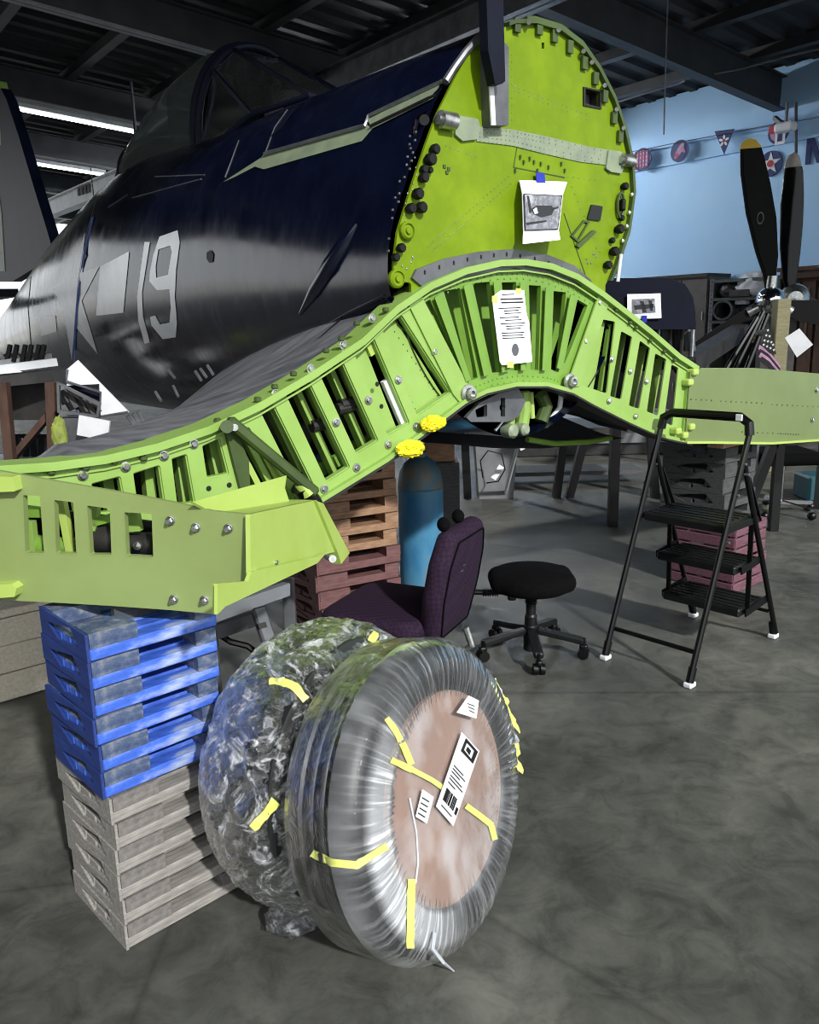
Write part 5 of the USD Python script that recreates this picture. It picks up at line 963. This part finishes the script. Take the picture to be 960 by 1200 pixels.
for i in range(4):
    w = (x1-x0)/4; d = obj('door', MB().poly(FS, sbox(x0+i*w+.02, .1, x0+(i+1)*w-.02, ht-.16), -.03, 0), CAB_WOOD, t); obj('door_panel', MB().poly(FS, sbox(x0+i*w+.09, ht*.55, x0+(i+1)*w-.09, ht-.24), 0, .01), mat('panel_wood_%d' % i, S(112, 84, 66), S(92, 68, 54), 4, .5), d)

# propellers on stands
PP = Plane(at_y(903, 352, 8.6), (-.3, -.95, 0))
def stand(t, c, mt=DARK_IN):
    b = V(c[0], c[1], 0)+PP.n*(-.25); obj('stand_post', MB().bar(b, b+Z*(c[2]-.02), .12, .12, up=(1, 0, 0)), mt, t)
    for k in range(3): an = .6+k*2.094; obj('stand_foot', MB().bar(b+Z*.05, b+V(math.cos(an), math.sin(an), 0)*.55+Z*.03, .08, .06), mt, t)
    obj('shaft', MB().cyl(c+PP.n*.1, b+Z*c[2], .06, 12), GREY_METAL, t)
def blade_mb(pl, pts, th_):
    g = pl.poly(pts); m = MB(); rows = []
    for ins, d in ((.0, 0), (.02, th_*.4), (.05, th_*.5)): pass
    m.poly(pl, g, -th_*.25, th_*.25); m.poly(pl, g.buffer(-.025), -th_*.5, th_*.5); return m
pc1 = PP.at(903, 352); pr1 = thing('propeller', 'black yellow-tipped propeller standing in front of the blue wall', 'propeller', pc1, group='propellers')
full = PP.poly([(867.5, 178), (868, 171), (872, 165), (879, 162), (886, 164), (892, 171), (896, 185), (903, 215), (910, 255), (912, 300), (909, 330), (906, 348), (898, 348), (894, 322), (885, 295), (874, 250), (868, 205)])
y1 = PP.px(880, 174)[1]; tipz = sbox(-9, y1, 9, 9)
gg = full.difference(tipz); obj('blade', MB().poly(PP, gg, -.012, .012).poly(PP, gg.buffer(-.03), -.03, .03), PROP_BLACK, pr1); obj('blade_tip', MB().poly(PP, full.intersection(tipz), -.012, .0125), PROP_YEL, pr1)
obj('blade_badge', MB().poly(PP, affinity.scale(Point(PP.px(891, 256)).buffer(.045, 12), .7, 1.3).difference(affinity.scale(Point(PP.px(891, 256)).buffer(.036, 12), .7, 1.3)), .03, .034), GREY_METAL, pr1)
obj('blade', MB().poly(PP, PP.poly([(893, 350), (901, 362), (850, 394), (815, 417), (800, 420), (803, 409), (845, 380)]), -.03, .03), PROP_BLACK, pr1); obj('blade', MB().poly(PP, PP.poly([(907, 348), (926, 352), (975, 352), (990, 362), (975, 384), (935, 376), (910, 364)]), -.03, .03), PROP_BLACK, pr1)
obj('hub', MB().lathe([(0, .16), (.05, .155), (.1, .12), (.13, .06), (.14, 0), (.14, -.1), (0, -.1)], pc1, PP.n, 24), CHROME, pr1); stand(pr1, pc1)
for an in (90, 210, 330): d = PP.x*math.cos(math.radians(an))+PP.y*math.sin(math.radians(an)); obj('blade_collar', MB().cyl(pc1+d*.1, pc1+d*.24, .055, 14), STEEL, pr1)
P2 = Plane(at_y(931, 350, 9.6), (-.3, -.95, 0)); pc2 = P2.at(931, 350); pr2 = thing('propeller', 'glossy black propeller with a grey scuffed tip behind the yellow-tipped one', 'propeller', pc2, group='propellers')
full = P2.poly([(920, 192), (924, 182), (931, 178), (937, 183), (941, 200), (942, 230), (941, 262), (938, 297), (933, 335), (930, 346), (923, 346), (917, 330), (914, 290), (915, 240)]); y1 = P2.px(931, 196)[1]; tipz = sbox(-9, y1, 9, 9); gg = full.difference(tipz)
def twist(pl, g, th_):
    """a blade with a lens-shaped cross-section"""
    x0, y0, x1, y1 = g.bounds; rows = []
    for y in np.linspace(y0+.002, y1-.002, 30):
        c = g.intersection(LineString([(x0-1, y), (x1+1, y)])); a0, _, a1, _ = c.bounds; xm, w = (a0+a1)/2, (a1-a0)/2; tt = np.linspace(0, 2*np.pi, 16, endpoint=False)
        tw = .5*(y-y0)/(y1-y0); dx = w*np.cos(tt); dz = th_*np.sin(tt)
        rows.append(pl.to3(np.column_stack([xm+dx, np.full(16, y), dz+dx*math.tan(tw)*.6])))
    v = np.vstack(rows); f = [[i*16+j, i*16+(j+1) % 16, (i+1)*16+(j+1) % 16, (i+1)*16+j] for i in range(29) for j in range(16)]
    return MB().add(v, f)
obj('blade', twist(P2, gg, .03), PROP_GLOSS, pr2, smooth=60); obj('blade_tip', twist(P2, full.intersection(tipz), .02), PROP_GREY, pr2, smooth=60)
obj('hub', MB().lathe([(0, .1), (.08, .09), (.15, .03), (.17, -.03), (.12, -.1), (0, -.1)], pc2+P2.n*.02, P2.n, 24), STEEL, pr2); stand(pr2, pc2, DARK_IN)
for an in (210, 330): d = P2.x*math.cos(math.radians(an))+P2.y*math.sin(math.radians(an)); obj('blade', MB().bar(pc2+d*.1, pc2+d*1.5, .2, .04, P2.n), PROP_GLOSS, pr2)
q = at_y(913, 400, 8.3); lone('wooden_post', MB().box(V(q[0], q[1], .86), (.14, .12, 1.72), None, .01), wood('olive_post', (104, 100, 72), (130, 124, 92)), 'olive-brown wooden post between the flag and the cardboard diamond', 'post')
CP = Plane(at_y(937, 401, 7.9), (-.4, -.9, .15)); lone('cardboard_sign', MB().poly(CP, CP.poly([(920, 396), (937, 385), (953, 404), (934, 419)]), 0, .012), WHITE, 'blank white card standing on its corner at the right', 'card')
FL = Plane(at_y(898, 405, 7.8), (-.3, -.95, 0)); fg = thing('flag', 'small draped stars and stripes flag below the propeller hub', 'flag', FL.at(898, 405)); obj('canton', MB().poly(FL, FL.poly([(900, 378), (910, 415), (902, 414), (892, 404)]), 0, .01), INK_BLACK, fg)
for x, y in ((900, 387), (898, 393), (902, 394), (896, 399), (900, 400), (904, 401), (895, 404), (899, 406), (903, 408), (907, 410), (906, 404)): obj('star_spot', MB().poly(FL, star(FL.px(x, y), .014), .01, .013), WHITE, fg)
for i in range(4): obj('stripe', MB().poly(FL, FL.poly([(890+i*1.0, 404+i*4.5), (900+i*.5, 410+i*4.5), (914+i*.5, 427+i*4.5), (915, 433+i*4.5), (900, 417+i*4.5), (889, 409+i*4.5)]), .0, .008+.001*i), PINK if i % 2 == 0 else INK_BLACK, fg)
for i, (p, q_) in enumerate((((895, 365), (858, 440)), ((900, 368), (872, 440)), ((888, 372), (848, 438)), ((880, 392), (900, 388)))): lone('stand_tube', MB().cyl(at_y(*p, 8.2), at_y(*q_, 8.1), .025, 8), BLACKM if i < 3 else ALU, 'thin %s tube of the propeller rack, %s' % (('black', 'black', 'black', 'bright')[i], ('leftmost but one', 'nearest the post', 'leftmost', 'lying across')[i]), 'tube', 'propeller rack tubes')
lone('machine_beam', MB().bar(at_y(805, 428, 7.4), at_y(868, 388, 8.6), .16, .14), DARK_IN, 'dark slanting beam below the propeller at the shelving', 'beam')

# engine cowling on its stand
EP = Plane(at_y(765, 355, 5.9), (-.25, -.97, 0)); ec = thing('engine_cowling', 'dark navy rounded engine cowling with a taped picture, behind the spar', 'cowling', EP.at(765, 384))
cw = EP.poly([(690, 400), (690, 331), (700, 326), (786, 326), (803, 333), (812, 348), (815, 366), (815, 383), (800, 386), (720, 386)], r=.04)
obj('shell', MB().poly(EP, cw.buffer(-.02), -.5, .03).poly(EP, cw, -.48, .01), NAVY_FLAT, ec); obj('cowl_lip', MB().poly(EP, EP.poly([(716, 377), (815, 377), (815, 386), (716, 386)]), .01, .045), NAVY_FLAT, ec)
for i, x in enumerate((724, 738, 752, 766, 780, 794, 806)):
    obj('cylinder_head', MB().cyl(EP.at(x, 384, -.12), EP.at(x+2, 412, -.12), .045, 10), DARK_IN if i % 2 else GREY_METAL, ec); obj('pushrod', MB().cyl(EP.at(x+6, 386, -.05), EP.at(x+4, 418, -.05), .014, 6), ALU if i % 3 == 0 else DARK_IN, ec)
obj('mount_ring', MB().poly(EP, EP.poly([(716, 412), (815, 412), (815, 422), (716, 422)]), -.4, -.05), DARK_IN, ec)
for x in (724, 806): p = EP.at(x, 420, -.2); obj('stand_leg', MB().bar(V(p[0], p[1], 0), p, .07, .07, up=(1, 0, 0)), BLACKM, ec)
ep = thing('taped_picture', 'white-framed picture of an airplane taped on the navy cowling', 'picture', EP.at(755, 358, .05)); obj('sheet', MB().poly(EP, EP.poly([(735, 345), (774, 344), (775, 373), (735, 374)]), .05, .054), PAPER, ep); obj('print', MB().poly(EP, EP.poly([(741, 351), (767, 350), (768, 366), (741, 368)]), .054, .057), PHOTO_SKY, ep)
for pts in ([(743, 358), (766, 356), (766, 361), (744, 363)], [(750, 353), (754, 353), (758, 366), (753, 366)], [(760, 352), (764, 352), (765, 364), (762, 364)]): obj('print_shape', MB().poly(EP, EP.poly(pts), .057, .059), INK, ep)
obj('tape', MB().poly(EP, EP.poly([(752, 370), (758, 370), (758, 378), (752, 378)]), .057, .06), BLUE_TAPE, ep)

# sheets taped to the aircraft
ph_ = thing('photo_print', 'white sheet with an airplane photograph taped on the green firewall', 'photograph', FWP.at(635, 250, .03))
gx = [(609, 211, 665, 213, .012), (612, 226, 660, 228, .05), (613.5, 272, 655, 270, .055), (613, 286, 657, 281, .085)]
m = MB(); vv = []
for a0, b0, a1, b1, d in gx: vv += [FWP.at(a0, b0, d), FWP.at(a1, b1, d)]
vv = np.array(vv); q4 = [[0, 1, 3, 2], [2, 3, 5, 4], [4, 5, 7, 6]]; m.add(vv, q4); m.add(vv-N_*.002, [x[::-1] for x in q4]); obj('sheet', m, PAPER, ph_, smooth=False)
PHP = Plane(FWP.at(635, 249, .0565), unit(np.cross(FWP.at(660, 228, .05)-FWP.at(612, 226, .05), FWP.at(614, 272, .055)-FWP.at(612, 226, .05))*-1))
if PHP.n @ N_ < 0: PHP = Plane(PHP.o, -PHP.n)
def php(pts, d0, d1, mt, nm_): obj(nm_, MB().poly(PHP, PHP.poly(pts), d0, d1), mt, ph_)
php([(613.5, 227), (659, 229), (654, 269), (615, 270.5)], 0, .0012, INK_BLACK, 'print_border'); php([(614.5, 228), (658, 230), (653, 268), (616, 269.5)], .0012, .002, PHOTO_SKY, 'print')
for pts in ([(622, 245), (628, 241), (646, 241), (649, 246), (646, 252), (634, 255), (625, 251)], [(617, 229), (619.5, 230), (623, 249), (620, 250)], [(616, 261), (640, 258), (640, 260), (617, 264)], [(645, 244), (654, 242), (654, 244), (646, 247)]): php(pts, .002, .003, INK, 'print_shape')
php([(624, 246), (628, 243), (630, 250), (626, 251)], .003, .004, PAPER, 'print_shape')
tp = FWP.poly([(627.5, 202), (638, 203), (639, 216), (629, 215)], .016); obj('tape', MB().poly(FWP, tp, .016, .018), BLUE_TAPE, ph_)
ins = thing('instruction_sheet', 'printed white instruction sheet with round seal taped on the arched spar', 'paper sheet', FWP.at(600, 384, .03)); IP = Plane(FWP.at(600, 384, .03), unit(N_+Z*.04))
def ip(pts, d0, d1, mt, nm_): obj(nm_, MB().poly(IP, IP.poly(pts), d0, d1), mt, ins)
ip([(576.5, 350), (580, 345), (587, 340), (614, 340), (615.5, 356), (617, 368), (620, 378), (623.5, 424), (588, 428), (585.5, 424)], 0, .002, PAPER, 'sheet')
for x0, x1, y, w in ((588, 602, 345, 1), (586, 612, 350, 1.6), (587, 613, 354, 1.6)): ip([(x0, y), (x1, y-.8), (x1, y-.8+w), (x0, y+w)], .002, .003, INK_BLACK, 'heading_line')
for i, y in enumerate((361, 364, 367, 372, 375, 379, 382, 385, 390, 393, 396)):
    x0 = 584+i*.45; ip([(x0+(6 if i in (1, 2, 4, 6, 7) else 0), y), (x0+rnd.uniform(22, 29), y-1), (x0+rnd.uniform(22, 29), y), (x0+(6 if i in (1, 2, 4, 6, 7) else 0), y+1)], .002, .003, INK, 'text_line')
q = IP.px(603.5, 410); obj('seal', MB().poly(IP, affinity.scale(Point(q).buffer(.022, 16), .85, 1.1), .002, .003), GREY_METAL, ins)
for pts in ([(576, 347), (583, 346), (582, 355), (576, 354)], [(594, 424), (601, 424), (601, 431), (594, 431)], [(604, 338), (610, 338), (610, 344), (604, 344)]): ip(pts, .002, .004, YEL_TAPE, 'tape')
for i, (x, y, s) in enumerate(((508, 496, .05), (481, 526, .055))):
    lone('yellow_tag', crumple(FWP.at(x, y, .05), s, (1.15, .5, .6), 3+i, .75, 4, RH), YEL_TAG, ['bright yellow tag on the spar lower edge, upper one', 'bright yellow tag on the spar lower edge just above the gas cylinder'][i], 'tag', 'yellow tags')

# under the aircraft
bn_ = thing('waste_bin', 'grey plastic bin on the floor under the aircraft belly', 'bin', (.80, 7.4, 0)); BZ = V(.79, 7.4, 0)
def frus(c, w0, w1, h, d): 
    v = [c+V(sx*w/2, sy*w/2*.8, z) for w, z in ((w0, 0), (w1, h)) for sx, sy in ((-1, -1), (1, -1), (1, 1), (-1, 1))]; return MB().add(v, [[0, 1, 5, 4], [1, 2, 6, 5], [2, 3, 7, 6], [3, 0, 4, 7], [3, 2, 1, 0]])
obj('body', frus(BZ, .31, .38, .53, .3), GREY_BIN, bn_, smooth=False)
for p, q in (((-1, -1), (1, -1)), ((-1, 1), (1, 1)), ((-1, -1), (-1, 1)), ((1, -1), (1, 1))): obj('rim', MB().bar(BZ+V(p[0]*.19, p[1]*.152, .53), BZ+V(q[0]*.19, q[1]*.152, .53), .03, .03), GREY_BIN, bn_)
lone('prop_rod', MB().cyl(at_z(590, 580, .0)-V(0, .12, -.02), at_y(607, 522, 6.5), .016, 8), WHITE, 'thin white rod leaning beside the grey bin', 'rod'); lone('hang_tag', MB().bar(at_y(578, 561, 6.9), at_y(588, 546, 6.9), .05, .008, (0, 1, 0)), PAPER, 'small white tag hanging in front of the grey bin', 'tag'); lone('hang_tag', MB().bar(at_y(609, 525, 6.5), at_y(621, 519, 6.5), .05, .008, (0, 1, 0)), PAPER, 'small white tag at the top of the white rod', 'tag')
lone('cable', MB().tube([at_y(*p, 7.0) for p in ((566, 560), (563, 540), (572, 528), (588, 532), (592, 550), (584, 564), (570, 566))], .006, 6), BLACKM, 'thin black cable loop hanging over the grey bin', 'cable')
wt = thing('work_table', 'dark work table standing in the shade beneath the port wing', 'table', (1.6, 8.0, 0))
for (x, y, x2) in ((684, 518, 667), (762, 500, 768), (545, 520, 548), (660, 520, 652)): p = at_z(x2, 583, 0); q = at_y(x, y, p[1]); obj('leg', MB().bar(p, q, .07, .07, up=(1, 0, 0)), BLACKM, wt)
q0, q1 = at_y(535, 517, 7.3), at_y(775, 500, 7.3); obj('top', MB().bar(V(q0[0], 7.5, .62), V(q1[0], 7.5, .62), .8, .05), DARK_IN, wt); obj('lower_shelf', MB().bar(V(q0[0]+.3, 8.0, .12), V(q1[0], 8.0, .12), .4, .04), DARK_WOOD, wt)
lone('timber_box', MB().box(at_y(515, 527, 5.6), (.2, .2, .14), None, .006), BROWN_WOOD, 'small brown timber box behind the gas cylinder', 'box'); q = at_y(515, 527, 5.6); lone('timber_box', MB().box(V(q[0]-.02, q[1]+.02, (q[2]-.07)/2), (.3, .3, q[2]-.075), None, .006), DARK_WOOD, 'dark box carrying the small brown timber box', 'box')
lone('cup', MB().lathe([(.035, 0), (.045, .1), (.04, .1), (.0, .02)], at_y(566, 521, 7.3), Z, 14), WHITE, 'small white cup on the dark table behind the grey bin', 'cup')
wbk = thing('back_bench', 'pale grey bench deep in the shade beyond the table', 'bench', (2.4, 10.0, 0)); q0, q1 = at_y(600, 530, 10), at_y(790, 525, 10); obj('top', MB().bar(V(q0[0], 10, .3), V(q1[0], 10, .3), .9, .3), GREY_BIN, wbk); obj('plinth', MB().bar(V(q0[0], 10, .08), V(q1[0], 10, .08), .8, .14), DARK_IN, wbk)
cc = thing('swivel_chair', 'dark swivel chair with chrome base far right under the port wing', 'chair', (2.95, 6.5, 0)); CCp = V(2.98, 6.45, 0)
obj('seat', MB().rbox(CCp+Z*.47, (.5, .48, .1), .05), BLACK_FAB, cc); obj('column', MB().cyl(CCp+Z*.08, CCp+Z*.42, .03, 12), CHROME, cc); obj('back', MB().rbox(CCp+V(-.3, .0, .6), (.07, .42, .4), .04), GREY_METAL, cc)
for k in range(5): an = .2+k*1.2566; d = V(math.cos(an), math.sin(an), 0); obj('base_arm', MB().bar(CCp+Z*.1, CCp+d*.3+Z*.07, .04, .03), CHROME, cc); obj('castor', MB().ball(CCp+d*.3+Z*.035, .034, 2), BLACKM, cc)
lone('teal_tub', MB().box(at_z(945, 600, 0)+V(.35, .5, .11), (.34, .3, .22), None, .02), mat('teal_plastic', S(26, 74, 84), None, rough=.5), 'dark teal plastic tub on the floor at the far right', 'tub'); q = at_z(956, 606, 0); lone('metal_post', MB().box(V(q[0]+.22, q[1]+.3, .5), (.14, .1, 1.0)), SHELF_GREEN, 'grey-green post at the right edge under the port wing', 'post'); lone('support_trestle', MB().bar(V(2.7, 5.9, .0), V(2.7, 5.9, .8), .06, .06, up=(1, 0, 0)).bar(V(2.45, 5.9, .0), V(2.7, 5.9, .8), .06, .06), BLACKM, 'black trestle propping the outer port panel', 'trestle')

# ---------------------------------------------------------------- left rear: strap, doors, bench and clutter behind the wing
bs_ = [on_skin(*p, lift=.008) for p in ((122, 215), (110, 255), (100, 300), (93, 345), (90, 380), (88, 410))]; bs_ = [p for p in bs_ if p is not None]; b2_ = bs_[-1]
m = MB(); 
def band(path, w, side, m):
    v = []
    for p in path: v += [p-side*w/2, p+side*w/2]
    return m.add(np.array(v), [[2*i, 2*i+1, 2*i+3, 2*i+2] for i in range(len(path)-1)])
sidev = N_*1.0
tail_ = [b2_, on_plane(88, 440, b2_, _fw), on_plane(89, 470, b2_, _fw), on_plane(91, 494, b2_, _fw)]
band(bs_+tail_[1:], .05, sidev, m); band([p+unit(CAM-p)*.004 for p in (bs_+tail_[1:])], .05, sidev, m)
lone('cargo_strap', m, STRAP, 'blue webbing strap slung round the rear fuselage and hanging down', 'strap', smooth=False)
DP = Plane(at_y(120, 455, 5.3), (.1, -1, .1))
gd = thing('gear_door', 'white triangular panel hanging below the fuselage behind the wing', 'panel', DP.at(110, 460)); obj('panel', MB().poly(DP, DP.poly([(79, 433), (92, 422), (152, 483), (118, 487), (117, 450), (79, 452)]), 0, .012), WHITE, gd); obj('edge_frame', MB().tube([DP.at(*p, d=.02) for p in ((79, 433), (78, 447), (118, 460), (117, 488), (150, 483))], .009, 6), GREY_METAL, gd)
BX_ = Plane(at_y(92, 468, 5.1), (.1, -1, 0)); tb_ = thing('parts_case', 'open pale-framed case with dark machinery inside, crossed by the blue strap', 'case', BX_.at(92, 490))
obj('frame', MB().poly(BX_, BX_.poly([(68, 447), (119, 472), (117, 489), (69, 483)]).difference(BX_.poly([(71, 451), (116, 475), (114, 486), (72, 480)])), 0, .03), GREY_METAL, tb_); obj('back_wall', MB().poly(BX_, BX_.poly([(68, 447), (119, 472), (117, 489), (69, 483)]), -.25, -.23), NAVY_FLAT, tb_)
for x, y in ((78, 463), (86, 470), (100, 474), (107, 478)): obj('machine_part', MB().cyl(BX_.at(x-4, y-6, -.1), BX_.at(x+4, y+8, -.1), .05, 10), DARK_IN, tb_)
p = BX_.at(92, 488, -.1); obj('pedestal', MB().bar(V(p[0], p[1], 0), p, .2, .2, up=(1, 0, 0)), GREY_METAL, tb_)
c = at_y(70, 512, 4.6); lone('olive_cloth', crumple(c, .075, (.6, .5, 1.6), 6, .5, 3), OLIVE, 'crumpled olive-yellow cloth hanging beside the case pedestal', 'cloth')
p = at_z(28, 545, 0); lone('floor_sheet', MB().box(V(p[0]-.3, p[1]+.3, .02), (1.7, 1.0, .03), rotz(.2)), WHITE, 'white sheet lying on the floor under the black stands at the left', 'sheet')
lone('white_panel', MB().bar(at_y(92, 498, 4.9), at_y(128, 505, 4.9), .02, .12), WHITE, 'pale bent sheet lying under the parts case', 'panel')
tr = thing('trestle_bench', 'dark brown trestle bench with white rails behind the wing at the left edge', 'bench', (-2.7, 5.5, 0))
obj('rail', MB().bar(at_y(-30, 436, 5.35), at_y(66, 424, 5.6), .1, .05), WHITE, tr); obj('rail', MB().bar(at_y(-30, 429, 5.6), at_y(60, 417, 5.85), .06, .035), WHITE, tr); obj('rail', MB().bar(at_y(-30, 449, 5.35), at_y(62, 440, 5.6), .06, .08), DARK_IN, tr)
for x, x2 in ((4, 10), (60, 55), (-25, -22)): q = at_y(x, 448, 5.4); p = at_y(x2, 560, 5.4); obj('leg', MB().bar(V(p[0], 5.4, 0), q, .06, .06, up=(1, 0, 0)), CAB_WOOD, tr)
obj('brace', MB().bar(at_y(8, 545, 5.5), at_y(58, 486, 5.5), .08, .04), CAB_WOOD, tr); obj('panel', MB().bar(at_y(-30, 470, 5.7), at_y(62, 470, 5.75), .04, .26), DARK_IN, tr)
for i, x in enumerate((8, 16, 26, 33, 42, 48)):
    yy = 5.7; lone('machine_tool', MB().bar(at_y(x, 424, yy), at_y(x+4, 404, yy), .025, .025).bar(at_y(x-3, 417, yy), at_y(x+5, 414, yy), .02, .02), DARK_IN, 'dark upright tool standing on the white bench rails, %s from the left' % ('first', 'second', 'third', 'fourth', 'fifth', 'sixth')[i], 'tool', 'tools on the trestle bench')
for i, x in enumerate((22, 32, 42, 50)):
    p = at_z(x, 538, 0); lone('sawhorse', MB().bar(p, at_y(x-3+3*(i % 2), 508, p[1]), .08, .08, up=(1, 0, 0)).bar(p+Z*.3-V(.12, 0, 0), p+Z*.3+V(.12, 0, 0), .05, .05), BLACKM, 'small black stand on the bright floor behind the bench, %s from the left' % ('first', 'second', 'third', 'fourth')[i], 'stand', 'black stands on the bright floor')
cb = beam('crane_beam', on_plane(40, 262, HG(-6.4, 0, 0), A), on_plane(190, 205, HG(-6.4, 0, 0), A), .3, .2, WHITE, WHITE)
for i in range(2):
    for j in range(4): p = on_plane(94+j*4, 220-j*1.2+i*6, HG(-6.4, 0, 0), A)-A*.03; obj('stencil', MB().box(p, (.01, .09, .1), RH), INK, cb)
